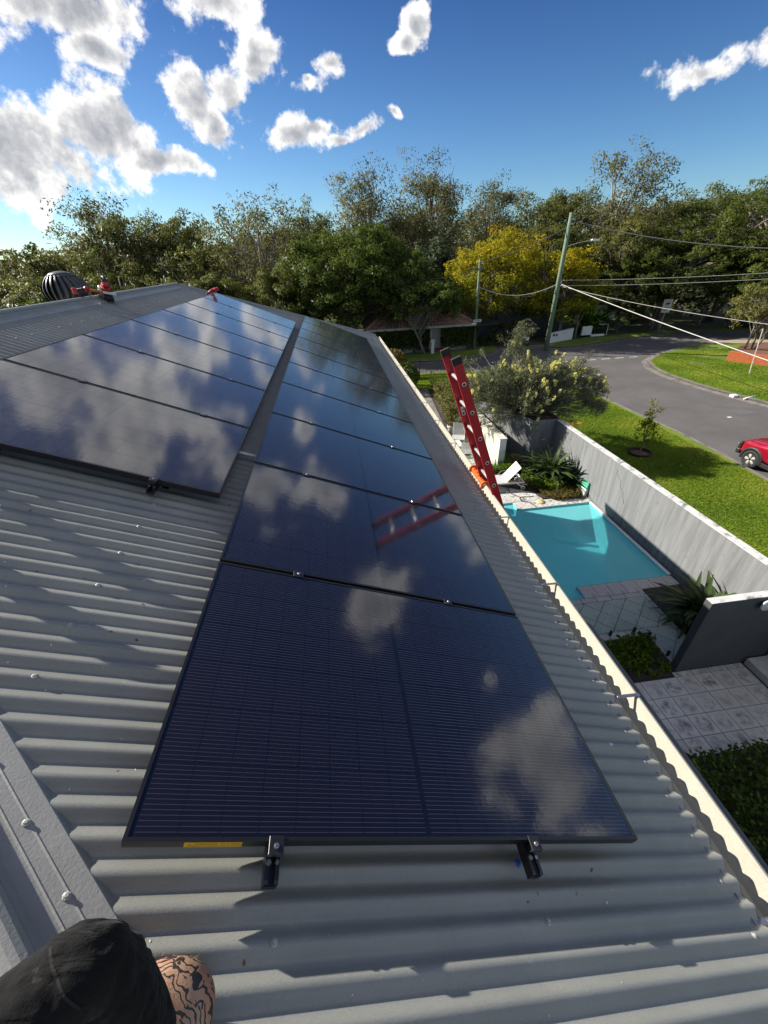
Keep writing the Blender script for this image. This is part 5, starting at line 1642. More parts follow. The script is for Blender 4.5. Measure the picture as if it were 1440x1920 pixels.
# grass blades on the lawns
def blades(name, n, xs, ys, h, w, fn, label):
    rng = np.random.default_rng(len(name) + n)
    x = rng.uniform(*xs, n); y = rng.uniform(*ys, n); k = fn(x, y); x, y = x[k], y[k]; n = len(x)
    a = rng.uniform(0, 6.28, n); L = h * rng.uniform(.5, 1.3, n); dx, dy = np.cos(a), np.sin(a)
    lx, ly = rng.normal(size=n) * .6, rng.normal(size=n) * .6
    V = np.empty((n, 3, 3)); V[:, 0] = np.stack([x - dx * w, y - dy * w, np.full(n, Z0)], 1); V[:, 1] = np.stack([x + dx * w, y + dy * w, np.full(n, Z0)], 1)
    V[:, 2] = np.stack([x + lx * L, y + ly * L, Z0 + L], 1)
    pt = np.clip(.5 + .28 * np.sin(x * 1.3 + .7 * np.sin(y * .9)) + .22 * np.sin(y * 1.9 + x * .5) + rng.normal(size=n) * .22, 0, 1)
    o = inst(name, np_mesh(name, V.reshape(-1, 3), np.arange(n * 3).reshape(n, 3), LM['blade'], np.repeat(pt, 3))); o['kind'] = 'stuff'; o['label'] = label


blades('grass', 170000, (9.3, 15.85), (3, 24), .055, .012, lambda x, y: (x < 15.75) & ((x - 13) ** 2 + (y - 13.6) ** 2 > .16), 'mown green grass of the verge behind the grey wall')
blades('grass', 90000, (22.9, 33), (14, 33), .05, .02, lambda x, y: (x > np.interp(y, [p[1] for p in lawn2_in], [p[0] for p in lawn2_in]) + .1) & ~((x > 29.2 + (26.9 - y) * .5) & (y < 29)), 'bright mown grass of the corner lawn')
blades('grass', 30000, (4, 14.5), (25.6, 29.3), .06, .02, lambda x, y: y < 29.4 - np.maximum(0, x - 9) * .3, 'green lawn strip behind the black fence')

# ------------------------------------------------------------------ street furniture and houses
def pole_thing(label, loc, h, r, lean):
    o = thing('power_pole', label, 'power pole', loc)
    mb = MB(); mb.tube([(0, 0, -.2), (lean[0] * .5, lean[1] * .5, h * .5), (lean[0], lean[1], h)], [r * 1.15, r, r * .82], 12)
    mb.build('pole', MT['pole'], o, True); return o


pp = pole_thing('tall green timber power pole leaning slightly by the road', (19.15, 34.75, Z0), 9.65, .175, (.25, 0))
mb = MB(); mb.tube([(.2, 0, 7.5), (1.3, -.1, 7.75), (2.25, -.2, 7.85)], .028, 6); arm = mb.build('lamp_arm', MT['steel'], pp)
mb = MB(); mb.box(2.1, 2.75, -.33, -.10, 7.78, 7.92); mb.build('lamp_head', MT['alu'], arm, bevel=.03)
mb = MB()
for z, x in ((9.2, .25), (8.9, .25), (5.1, .14), (5.0, .12)): mb.box(x - .05 + .12, x + .12 + .12, -.08, .08, z, z + .09)
mb.build('insulator', MT['steel'], pp)
sp2 = pole_thing('thin distant power pole in front of the yellow tree', (13.3, 36.75, Z0), 6.95, .11, (-.05, 0))
mb = MB(); mb.box(-1.0, .5, -.04, .04, 6.25, 6.34); mb.build('crossarm', MT['bark'], sp2)
mb = MB(); mb.box(-.28, .42, -.13, -.12, 2.28, 2.48); mb.box(-.45, -.02, -.15, -.14, 2.1, 2.22); mb.build('street_name_blade', MT['boardwhite'], sp2)
mb = MB()
for i in range(6): mb.box(-.2 + i * .09, -.14 + i * .09, -.134, -.131, 2.33, 2.43)
mb.build('lettering', MT['print'], sp2)


def wire(label, p0, p1, sag, r=.022, mat='cable', n=28):
    mb = MB(); p0, p1 = Vector(p0), Vector(p1)
    pts = []
    for i in range(n + 1):
        q = i / n; p = p0.lerp(p1, q); p.z -= sag * 4 * q * (1 - q); pts.append(p)
    mb.tube(pts, r, 6, cap=True)
    o = mb.build('overhead_wire', MT[mat], None, True); tag(o, label, 'wire', 'overhead wires from the power pole'); return o


wire('thick white service wire sloping from the pole down across the lawn to the right', (19.4, 34.7, -1.2), (21.6, 15.3, -3.98), .10, .025)
wire('thin wire below the thick white one, running to the far garden', (19.4, 34.7, -1.35), (26.5, 20.0, -3.05), .25, .016)
wire('dark twisted wire from the top of the pole out to the right', (19.5, 34.7, 2.95), (46, 15, 2.6), 2.3, .040, 'dkcable')
wire('upper of the two pale wires across the dark trees', (20.0, 36.5, -1.05), (50, 22.5, .4), .55, .022)
wire('lower of the two pale wires across the dark trees', (20.0, 36.5, -1.45), (50, 22.5, .0), .55, .022)
wire('sagging pale wire between the thin pole and the tall pole', (13.25, 36.7, -1.2), (19.25, 34.75, -1.2), .75, .03)
wire('dark wire from the tall pole up left behind the yellow tree', (19.4, 34.75, 2.6), (12.9, 36.7, .45), .25, .024, 'dkcable')
wire('thin dark wire leaving the thin pole to the left', (12.8, 36.7, -.1), (-8, 42, .2), .9, .016, 'dkcable')

# notice sign
sg = thing('notice_sign', 'white notice sign with small dark animal on a grey post by the road bend', 'sign', (32.75, 38.75, Z0), (0, 0, RAD(-14)))
mb = MB(); mb.tube([(0, 0, 0), (.05, 0, 2.9)], .035, 8); mb.build('post', MT['steel'], sg)
mb = MB(); mb.box(-.36, .42, -.06, -.04, 1.78, 2.92); bd = mb.build('board', MT['boardwhite'], sg, bevel=.01)
me = text_mesh('BE AWARE', .115, MT['print']); inst('lettering', me, bd, (.03, -.063, 2.76), (RAD(90), 0, 0))
mb = MB()
for i, w_ in enumerate((.6, .5, .56, .44)):
    for k in range(int(w_ / .09)): mb.box(-.27 + k * .095, -.27 + k * .095 + .07, -.0632, -.0612, 2.22 - i * .105, 2.26 - i * .105)
mb.build('small_print', MT['print'], bd)
mb = MB(); mb.tube([(-.16, -.062, 2.50), (-.05, -.062, 2.56), (.10, -.062, 2.55), (.18, -.062, 2.60), (.25, -.062, 2.56)], [.03, .075, .07, .05, .02], 8)
mb.tube([(-.08, -.062, 2.52), (-.10, -.062, 2.40)], .022, 5); mb.tube([(.10, -.062, 2.52), (.09, -.062, 2.40)], .022, 5); mb.build('animal_symbol', MT['print'], bd)
# street name sign behind the bush
sn = thing('street_name_sign', 'white street name blade on a thin grey post behind the flowering bush', 'sign', (13.55, 28.35, Z0), (0, 0, RAD(12)))
mb = MB(); mb.tube([(0, 0, 0), (0, 0, 2.5)], .03, 8); mb.build('post', MT['steel'], sn)
mb = MB(); mb.box(-.05, .62, -.012, .012, 2.12, 2.34, T((0, 0, 0), (0, RAD(9), 0))); bl = mb.build('blade', MT['boardwhite'], sn)
mb = MB()
for i in range(4): mb.box(.12 + i * .1, .18 + i * .1, -.0145, -.0125, 2.17, 2.28, T((0, 0, 0), (0, RAD(9), 0)))
mb.build('lettering', MT['print'], bl)

# black pool style fence with pickets
fc = thing('fence', 'low black metal picket fence beyond the far gutter end', 'fence', (5.6, 28.75, Z0), (0, 0, RAD(-8)))
mb = MB(); mb.box(0, 3.4, -.015, .015, .08, .12); mb.build('rail', MT['fencemetal'], fc)
mb = MB(); mb.box(0, 3.4, -.015, .015, 1.06, 1.10); mb.build('rail', MT['fencemetal'], fc)
pk_ = MB(); pk_.box(-.010, .010, -.010, .010, .10, 1.08); pk_me = pk_.mesh('picket', MT['fencemetal'])
for i in range(34): inst('picket', pk_me, fc, (.05 + i * .099, 0, 0))
ps_ = MB(); ps_.box(-.03, .03, -.03, .03, 0, 1.22); ps_me = ps_.mesh('post', MT['fencemetal'])
for x in (0, 1.05, 3.4): inst('post', ps_me, fc, (x, .001, 0))
bx = MB(); bx.box(-.45, .45, -.25, .25, 0, .52)
tag(bx.build('planter_trough', MT['blackrubber'], None, loc=(6.05, 28.2, Z0), bevel=.02), 'black trough standing at the left end of the picket fence', 'trough')


def hip_roof(mb, x0, x1, y0, y1, z, h, mat_rows=True):
    """courses of tiles as stepped strips on a hipped roof"""
    half = (y1 - y0) / 2; n = 13
    for i in range(n):
        a, b = i / n, (i + 1) / n
        def ring(q, dz): return [(x0 + half * q, y0 + half * q, z + h * q + dz), (x1 - half * q, y0 + half * q, z + h * q + dz), (x1 - half * q, y1 - half * q, z + h * q + dz), (x0 + half * q, y1 - half * q, z + h * q + dz)]
        r0, r1 = ring(a, .045), ring(b, 0.0); rb_ = ring(a, -.0)
        for k in range(4):
            k2 = (k + 1) % 4
            L = (Vector(r0[k2]) - Vector(r0[k])).length; m = max(1, int(L / .30))
            for j in range(m):
                q0, q1 = j / m, (j + 1) / m - .06 / max(1, L)
                P = [Vector(r0[k]).lerp(Vector(r0[k2]), q0), Vector(r0[k]).lerp(Vector(r0[k2]), q1), Vector(r1[k]).lerp(Vector(r1[k2]), q1), Vector(r1[k]).lerp(Vector(r1[k2]), q0)]
                up = Vector((0, 0, .012 * ((j * 7 + i * 3 + k) % 3)))
                mb.add([p + up for p in P], [(0, 1, 2, 3)])
                mb.add([P[0] + up, P[1] + up, P[1] - Vector((0, 0, .05)), P[0] - Vector((0, 0, .05))], [(3, 2, 1, 0)])
    return mb


h2 = thing('tiled_house', 'weatherboard house with weathered terracotta tile roof across the street', 'house', (9, 41, Z0))
H2 = Vector((9, 41, Z0))
mb = hip_roof(MB(), 3.6, 13.3, 36.7, 45.3, -4.05, 2.35)
tl = mb.build('roof_tiles', MT['terracotta'], h2, loc=tuple(-H2)); tl['kind'] = 'stuff'
mb = MB()
for (a, b) in (((3.6, 36.7), (7.9, 41)), ((13.3, 36.7), (9.0, 41)), ((7.9, 41), (9.0, 41))):
    za, zb_ = (-4.0, -1.64) if a[1] < 40 else (-1.64, -1.64); mb.tube([(a[0], a[1], za), (b[0], b[1], zb_)], .11, 6)
mb.build('ridge_tiles', MT['terracotta'], h2, loc=tuple(-H2))
mb = MB(); mb.add([(3.6, 36.7, -4.06), (13.3, 36.7, -4.06), (13.3, 45.3, -4.06), (3.6, 45.3, -4.06), (7.9, 41, -1.75), (9.0, 41, -1.75)], [(0, 1, 5, 4), (1, 2, 5), (2, 3, 4, 5), (3, 0, 4), (3, 2, 1, 0)]); mb.build('roof_deck', MT['dkclad'], h2, loc=tuple(-H2))
mb = MB(); mb.box(3.6, 13.3, 36.62, 36.69, -4.2, -4.03); mb.build('fascia', MT['weatherboard'], h2, loc=tuple(-H2))
bd_ = MB(); bd_.add([(0, -.03, 0), (8.6, -.03, 0), (8.6, -.004, .16), (0, -.004, .16), (0, 0, 0), (8.6, 0, 0)], [(0, 1, 2, 3), (0, 4, 5, 1)])
bd_me = bd_.mesh('weatherboard', MT['weatherboard'])
for i in range(13): inst('weatherboard', bd_me, h2, Vector((4.2, 37.3, -6.2 + i * .158)) - H2)
mb = MB(); mb.box(4.2, 12.8, 37.301, 44.7, -6.2, -4.1); mb.build('wall', MT['weatherboard'], h2, loc=tuple(-H2))
mb = MB(); mb.box(9.15, 9.45, 36.95, 37.22, -6.2, -4.15); mb.build('verandah_post', MT['weatherboard'], h2, loc=tuple(-H2))
mb = MB(); mb.box(9.0, 10.6, 36.85, 37.25, -6.2, -5.95); mb.build('step', pm('red_step', (.14, .03, .025), .7), h2, loc=tuple(-H2))
mb = MB(); mb.box(7.2, 8.7, 37.24, 37.27, -5.4, -4.4); wf = mb.build('window', MT['winglass'], h2, loc=tuple(-H2))
mb = MB(); mb.box(7.1, 7.2, 37.2, 37.26, -5.5, -4.3); mb.box(8.7, 8.8, 37.2, 37.26, -5.5, -4.3); mb.box(7.1, 8.8, 37.2, 37.26, -4.4, -4.3); mb.box(7.1, 8.8, 37.2, 37.26, -5.5, -5.4); mb.build('window_frame', MT['white'], h2, loc=tuple(-H2))
mb = MB(); mb.box(-.13, .13, -.13, .13, 0, .9); mb.box(-.17, .17, -.17, .17, .9, 1.15)
tag(mb.build('letterbox', MT['pot'], None, loc=(9.35, 36.3, Z0), bevel=.02), 'small white letterbox pillar in front of the weatherboard house', 'letterbox')

h3 = thing('charcoal_house', 'dark charcoal clad house with flat roof behind the power pole', 'house', (19, 43, Z0))
H3 = Vector((19, 43, Z0))
mb = MB(); mb.box(16.6, 24.6, 40.4, 48, -6.2, -3.0); mb.build('wall', MT['dkclad'], h3, loc=tuple(-H3))
cl_ = MB(); cl_.box(0, .76, -.03, 0, 0, 3.15); cl_me = cl_.mesh('cladding_panel', MT['dkclad'])
for i in range(10): inst('cladding_panel', cl_me, h3, Vector((16.64 + i * .795, 40.398, -6.18)) - H3)
mb = MB(); mb.box(14.0, 16.58, 39.3, 44, -6.2, -4.62); mb.build('garage_wall', MT['dkclad'], h3, loc=tuple(-H3))
mb = MB(); mb.add([(13.8, 39.1, -4.6), (16.59, 39.1, -4.6), (16.59, 44.2, -4.05), (13.8, 44.2, -4.05), (13.8, 39.1, -4.5), (16.59, 39.1, -4.5), (16.59, 44.2, -3.95), (13.8, 44.2, -3.95)], [(0, 3, 2, 1), (4, 5, 6, 7), (0, 1, 5, 4), (1, 2, 6, 5), (2, 3, 7, 6), (3, 0, 4, 7)]); mb.build('garage_roof', MT['dkwall'], h3, loc=tuple(-H3))
mb = MB(); mb.box(14.2, 17.4, 44.25, 48, -6.2, -2.6); mb.build('upper_wall', pm('mid_grey_clad', (.13, .135, .145), .7), h3, loc=tuple(-H3))
mb = MB(); mb.box(16.4, 24.8, 40.2, 48.2, -2.998, -2.85); mb.build('roof', MT['dkwall'], h3, loc=tuple(-H3))
mb = MB(); mb.box(13.1, 13.65, 39.6, 43, -6.2, -4.3)
tag(mb.build('white_wall', MT['white']), 'narrow white wall end between the tiled house and the charcoal garage', 'wall')
wlb = thing('letterbox_wall', 'low white wall with dark letterbox slots beside the power pole', 'wall', (20.65, 37.2, Z0), (0, 0, RAD(22)))
mb = MB(); mb.add([(0, 0, 0), (3.1, 0, 0), (3.1, .2, 0), (0, .2, 0), (0, 0, .85), (3.1, 0, 1.0), (3.1, .2, 1.0), (0, .2, .85)], [(0, 3, 2, 1), (4, 5, 6, 7), (0, 1, 5, 4), (1, 2, 6, 5), (2, 3, 7, 6), (3, 0, 4, 7)]); mb.build('wall_body', MT['white'], wlb)
mb = MB(); mb.box(.35, .62, -.02, -.003, .55, .75); mb.box(.75, .95, -.02, -.003, .52, .72); mb.build('letterbox_slot', MT['carblack'], wlb)
w2_ = thing('white_wall', 'low white wall pieces at the driveway right of the street tree', 'wall', (25.0, 39.6, Z0))
mb = MB(); mb.box(-.2, .8, -.6, -.4, 0, .95); mb.box(-.2, 2.2, -.6, -.35, 0, .16); mb.build('wall_body', MT['white'], w2_)
mb = MB(); mb.tube([(2.6, -.3, 0), (2.6, -.3, .95), (2.0, .3, .95)], .03, 6); mb.build('handrail', MT['white'], w2_)
fh = thing('white_house', 'pale house glimpsed through the trees behind the conifer', 'house', (14.3, 61, Z0))
mb = MB(); mb.box(-2.5, 2.2, 0, 5, 0, 6.0); mb.build('wall', MT['white'], fh)
mb = MB(); mb.prism([(-2.8, 0), (2.5, 0), (-.2, 1.3)], -.3, 5.3, T((0, 5.0, 6.0), (RAD(90), 0, 0))); mb.build('roof', MT['white'], fh)
fh = thing('white_house', 'pale house glimpsed through dark trees behind the palm like plant', 'house', (31.0, 46.5, Z0))
mb = MB(); mb.box(-4.5, 2, 0, 4, 0, 1.9); mb.build('wall', MT['white'], fh)
mb = MB(); mb.box(-4.7, 2.2, -.2, 4.2, 1.9, 2.05); mb.build('roof', MT['dkwall'], fh)
mb = MB(); mb.box(-2.5, -1.2, -.03, -.002, .6, 1.5); mb.build('window', MT['winglass'], fh)


# ------------------------------------------------------------------ cars
def car(label, loc, rz, paint, group=None):
    o = thing('car', label, 'car', loc, (0, 0, rz))
    # local: +x is the front, y left, z up. body lofted through cross sections
    secs = [  # x, half width, z low, z belt(shoulder), hood or roof z, roof half width
        (2.15, .62, .42, .62, .74, .50), (2.08, .78, .34, .72, .86, .66), (1.85, .86, .28, .80, .97, .74), (1.35, .90, .26, .90, 1.04, .78), (.95, .905, .26, .94, 1.10, .80),
        (.55, .905, .26, .97, 1.38, .70), (.15, .905, .26, .98, 1.58, .64), (-.6, .905, .26, .99, 1.63, .64), (-1.35, .90, .28, 1.0, 1.58, .63), (-1.85, .88, .32, 1.0, 1.38, .62), (-2.1, .80, .40, .98, 1.05, .68)]
    vs, fs = [], []
    for (x, w, zl, zb2, zt, rw) in secs:
        half = [(w * .96, zl), (w, (zl + zb2) / 2), (w * .985, zb2), (w * .93, zb2 + (zt - zb2) * .08 + .02), (rw + .02, zt - .06), (rw * .8, zt), (0, zt + .012)]
        ring = [(x, -a, b) for a, b in half] + [(x, a, b) for a, b in half[-2::-1]]
        vs += ring
    m = 13
    for i in range(len(secs) - 1):
        for k in range(m - 1): fs.append((i * m + k, i * m + k + 1, (i + 1) * m + k + 1, (i + 1) * m + k))
        fs.append((i * m + m - 1, i * m, (i + 1) * m, (i + 1) * m + m - 1))
    fs.append(tuple(range(m))); fs.append(tuple(range((len(secs) - 1) * m + m - 1, (len(secs) - 1) * m - 1, -1)))
    mb = MB(); mb.add(vs, fs); b_ = mb.build('body', paint, o, True)
    ms = b_.modifiers.new('sub', 'SUBSURF'); ms.levels = ms.render_levels = 2
    # glass house
    for s in (-1, 1):
        mb = MB(); mb.add([(.75, s * .875, 1.02), (-1.75, s * .875, 1.06), (-1.5, s * .74, 1.46), (.05, s * .74, 1.47)], [(0, 1, 2, 3) if s < 0 else (3, 2, 1, 0)]); mb.build('side_window', MT['winglass'], o)
        mb = MB(); mb.box(-1.0, .95, s * .90 - .012, s * .90 + .012, .24, .40); mb.build('sill_cladding', MT['carblack'], o, bevel=.01)
        mb = MB(); mb.cbox((.62, s * 1.0, 1.05), (.12, .2, .13)); mb.build('mirror', paint, o, bevel=.03)
        mb = MB(); mb.box(2.0, 2.13, s * .72 - .10, s * .72 + .10, .66, .74); h_ = mb.build('headlight', MT['lamp'], o, bevel=.02)
        mb = MB(); mb.box(1.96, 2.10, s * .70 - .14, s * .70 + .15, .54, .80); mb.build('headlight_housing', MT['carblack'], o, bevel=.03)
        for wx in (1.36, -1.32):
            # wheel arch cladding
            mb = MB(); vs, fs = [], []
            for k in range(13):
                a = RAD(-12) + RAD(204) * k / 12
                for r_, y_ in ((.355, .86), (.355, .925), (.455, .93), (.475, .88)):
                    vs.append((wx + r_ * math.cos(a), s * y_, .35 + r_ * math.sin(a)))
            for k in range(12):
                for q in range(3): fs.append((4 * k + q, 4 * k + q + 1, 4 * k + q + 5, 4 * k + q + 4))
            mb.add(vs, fs); mb.build('arch_cladding', MT['carblack'], o, True)
            mb = MB(); mb.lathe([(.35, -.02), (.352, 0.005)], 22, T((wx, s * .895, .36), (RAD(90), 0, 0))); mb.build('arch_shadow_liner', MT['blackrubber'], o)
            wh = empty('wheel', (wx, s * .80, .345), (RAD(90 if s < 0 else -90), 0, 0), o)
            mb = MB(); mb.lathe([(.22, -.10), (.32, -.11), (.345, -.07), (.345, .09), (.325, .125), (.245, .13), (.235, .10)], 28); mb.build('tyre', MT['blackrubber'], wh, True)
            mb = MB(); mb.lathe([(.235, .02), (.235, .105), (.225, .11), (.20, .04), (.01, .05)], 24); rm = mb.build('rim', MT['carblack'], wh, True)
            mb = MB()
            for k in range(5):
                a = k * 72
                mb.add([(.05, -.022, .115), (.14, -.055, .118), (.225, -.045, .112), (.225, .045, .112), (.14, .055, .118), (.05, .022, .115), (.13, 0, .128)], [(0, 1, 6), (1, 2, 6), (2, 3, 6), (3, 4, 6), (4, 5, 6), (5, 0, 6)], T((0, 0, 0), (0, 0, RAD(a))))
            mb.build('spokes', MT['alu'], wh)
    mb = MB(); mb.add([(.88, -.72, 1.12), (.88, .72, 1.12), (.20, .60, 1.54), (.20, -.60, 1.54)], [(0, 1, 2, 3)], T((.03, 0, .03))); mb.build('windscreen', MT['winglass'], o)
    mb = MB(); mb.box(1.98, 2.17, -.80, .80, .30, .52); mb.build('bumper', MT['carblack'], o, bevel=.05)
    mb = MB(); mb.box(2.05, 2.16, -.45, .45, .55, .70); mb.build('grille', MT['carblack'], o, bevel=.02)
    mb = MB(); mb.box(-2.12, -2.0, -.8, .8, .36, .6); mb.build('rear_bumper', MT['carblack'], o, bevel=.04)
    return o


car('red car with black wheel arches parked along the kerb at the right edge', (17.20, 10.5, ZR), RAD(90), MT['carred'])
car('dark car parked in deep shade under the trees at the end of the road', (43.5, 39.0, ZR), RAD(200), MT['cardark'])

# ------------------------------------------------------------------ the person sitting on the hip of the roof
def skin_mesh(name, verts, edges, radii, root, mat, parent, sub=2, disp=0.0, dscale=.12):
    me = bpy.data.meshes.new(name); me.from_pydata([Vector(v) for v in verts], edges, []); me.materials.append(mat)
    o = inst(name, me, parent)
    m = o.modifiers.new('skin', 'SKIN'); m.use_smooth_shade = True; m.branch_smoothing = .6
    sv = me.skin_vertices[0].data if me.skin_vertices else None
    if sv is None:
        bmx = __import__('bmesh').new(); bmx.from_mesh(me); bmx.verts.layers.skin.verify(); bmx.to_mesh(me); bmx.free(); sv = me.skin_vertices[0].data
    for i, r in enumerate(radii):
        sv[i].radius = (r, r) if isinstance(r, (int, float)) else r
        sv[i].use_root = (i == root)
    s = o.modifiers.new('sub', 'SUBSURF'); s.levels = s.render_levels = sub
    if disp:
        tx = bpy.data.textures.new(name + '_folds', 'CLOUDS'); tx.noise_scale = dscale; tx.noise_depth = 2
        d = o.modifiers.new('folds', 'DISPLACE'); d.texture = tx; d.strength = disp; d.mid_level = .5; d.texture_coords = 'LOCAL'
    return o


def skinmat():
    m = bpy.data.materials.new('tattooed_skin'); m.use_nodes = True
    t = NT(m.node_tree); b = t.n['Principled BSDF']; tc = t.new('ShaderNodeTexCoord'); v = tc.outputs['Object']
    n = t.noise(v, 30, 4, .6)
    skin = t.mix(t.maprange(n, .3, .7), (0.40, 0.225, 0.135), (0.49, 0.295, 0.19))
    warp = t.new('ShaderNodeTexNoise'); t.put(warp.inputs['Vector'], v); warp.inputs['Scale'].default_value = 26
    dv = t.vec('ADD', v, t.vec('MULTIPLY', t.vec('SUBTRACT', warp.outputs['Color'], (.5, .5, .5)), (.03, .03, .03)))
    wv = t.new('ShaderNodeTexWave', wave_type='BANDS', bands_direction='DIAGONAL'); t.put(wv.inputs['Vector'], v); wv.inputs['Scale'].default_value = 24; wv.inputs['Distortion'].default_value = 9; wv.inputs['Detail'].default_value = 1.2; wv.inputs['Detail Scale'].default_value = 1.6
    w2 = t.new('ShaderNodeTexWave', wave_type='RINGS', rings_direction='SPHERICAL'); t.put(w2.inputs['Vector'], t.vec('SUBTRACT', dv, (.20, -.33, -.03))); w2.inputs['Scale'].default_value = 32; w2.inputs['Distortion'].default_value = 2.5; w2.inputs['Detail'].default_value = 1
    nb = t.noise(v, 17, 1, .4)
    a1 = t.math('GREATER_THAN', wv.outputs['Fac'], .80); a2 = t.math('GREATER_THAN', w2.outputs['Fac'], .80)
    blk = t.maprange(t.noise(v, 31, 1, .4), .62, .635)
    ink = t.math('MAXIMUM', t.math('MAXIMUM', t.math('MULTIPLY', a1, t.math('LESS_THAN', nb, .52)), t.math('MULTIPLY', a2, t.math('GREATER_THAN', nb, .47))), blk)
    redz = t.math('MULTIPLY', t.maprange(t.noise(v, 13, 1, .4), .56, .60), .25)
    skin = t.mix(redz, skin, (0.50, 0.10, 0.07))
    ds = t.vec('DISTANCE', v, (.22, -.28, .03), out=1)
    msk = t.math('LESS_THAN', ds, .24)
    c = t.mix(t.math('MULTIPLY', ink, msk), skin, (0.028, 0.027, 0.026))
    t.put(b.inputs['Base Color'], c); b.inputs['Roughness'].default_value = .5
    b.inputs['Subsurface Weight'].default_value = .08; b.inputs['Subsurface Radius'].default_value = (.02, .008, .004)
    bn = t.new('ShaderNodeBump'); bn.inputs['Strength'].default_value = .25; bn.inputs['Distance'].default_value = .004
    t.put(bn.inputs['Height'], t.noise(v, 220, 3, .6)); t.l.new(bn.outputs[0], b.inputs['Normal'])
    return m


def jeansmat():
    m = bpy.data.materials.new('worn_black_denim'); m.use_nodes = True
    t = NT(m.node_tree); b = t.n['Principled BSDF']; tc = t.new('ShaderNodeTexCoord'); v = tc.outputs['Object']
    n = t.noise(v, 9, 6, .7, .3); f = t.noise(v, 320, 2, .6); n2 = t.noise(v, 22, 5, .7)
    c = t.mix(t.maprange(n, .42, .74), (0.0050, 0.0050, 0.0054), (0.020, 0.019, 0.018))
    c = t.mix(t.maprange(n2, .64, .80), c, (0.085, 0.080, 0.070))
    c = t.mix(t.maprange(f, .3, .7), t.mix(1.0, c, (.6, .6, .6), 'MULTIPLY'), c)
    # stitched seam round the leg just above the knee, and one down the shin
    kn = (.040, -.270, .325); ax = Vector((.305, .315, .28)).normalized()
    rel = t.vec('SUBTRACT', v, kn); dist = t.vec('DOT_PRODUCT', rel, tuple(ax), out=1)
    sepz = t.new('ShaderNodeSeparateXYZ'); t.l.new(v, sepz.inputs[0]); topm = t.math('GREATER_THAN', sepz.outputs[2], .352)
    seam = t.math('MULTIPLY', topm, t.math('LESS_THAN', t.math('ABSOLUTE', t.math('ADD', dist, .008)), .0014))
    sep2 = t.new('ShaderNodeSeparateXYZ'); t.l.new(v, sep2.inputs[0])
    dash = t.math('GREATER_THAN', t.math('FRACT', t.math('MULTIPLY', t.math('ADD', sep2.outputs[0], sep2.outputs[1]), 150)), .35)
    c = t.mix(t.math('MULTIPLY', seam, dash), c, (0.004, 0.004, 0.004))
    ridge = t.math('MULTIPLY', topm, t.math('LESS_THAN', t.math('ABSOLUTE', t.math('ADD', dist, .0115)), .0016))
    c = t.mix(t.math('MULTIPLY', ridge, .35), c, (0.06, 0.056, 0.05))
    t.put(b.inputs['Base Color'], c); b.inputs['Roughness'].default_value = .9; b.inputs['Specular IOR Level'].default_value = .2
    b.inputs['Sheen Weight'].default_value = .05
    mpw = t.new('ShaderNodeMapping'); t.l.new(v, mpw.inputs[0]); mpw.inputs['Rotation'].default_value = (.5, .3, .8); mpw.inputs['Scale'].default_value = (9, 30, 9)
    fold = t.noise(mpw.outputs[0], 1.0, 3, .5, .8)
    bn = t.new('ShaderNodeBump'); bn.inputs['Strength'].default_value = .8; bn.inputs['Distance'].default_value = .004
    t.put(bn.inputs['Height'], t.math('ADD', t.math('MULTIPLY', f, .25), t.math('ADD', t.math('MULTIPLY', fold, 3.2), t.math('MULTIPLY', t.noise(v, 45, 4, .6), .7)))); t.l.new(bn.outputs[0], b.inputs['Normal'])
    return m


MT['skin'] = skinmat(); MT['jeans'] = jeansmat()
MT['shirt'] = pm('dark_work_shirt', (0.03, 0.035, 0.045), .9, 0, .2, 20)
MT['hair'] = pm('brown_hair', (0.06, 0.035, 0.02), .7)
person = thing('person', 'person in worn black trousers sitting on the roof, tattooed bare foot under a raised knee', 'person', (0, 0, 0), (0, TH, 0))
PE = Vector((-.36, -.66, .05))
pel = (-.36, -.66, .02)
V = [pel, (-.40, -.76, .22), (-.43, -.86, .42), (-.44, -.90, .56), (-.44, -.91, .64), (-.44, -.90, .72),       # 0-5 spine neck head
     (-.265, -.585, .04), (.035, -.275, .315), (.16, -.34, -.045), (.20, -.32, -.085), (.30, -.27, -.09),          # 6-10 left hip knee ankle foot
     (-.30, -.80, .02), (-.13, -.48, -.01), (.125, -.252, -.050), (.222, -.262, -.062), (.252, -.214, -.012), (.236, -.310, -.084), (.240, -.375, -.092),  # 11-17 right hip knee ankle heel instep toes
     (-.27, -.88, .50), (-.10, -.95, .28), (.10, -.93, .42), (.17, -.90, .46),                                    # 18-21 one arm
     (-.62, -.86, .50), (-.72, -.78, .24), (-.62, -.62, .02), (-.58, -.54, .0)]
E_ = [(0, 1), (1, 2), (2, 3), (3, 4), (4, 5), (0, 6), (6, 7), (7, 8), (8, 9), (9, 10), (0, 11), (11, 12), (12, 13), (13, 14), (14, 15), (14, 16), (16, 17), (3, 18), (18, 19), (19, 20), (20, 21), (3, 22), (22, 23), (23, 24), (24, 25)]
R_ = [.12, .13, .14, .10, .055, .10, .08, .056, .04, .04, .032, .08, .054, .052, .066, .060, .064, .05, .05, .042, .03, .036, .05, .042, .03, .036]
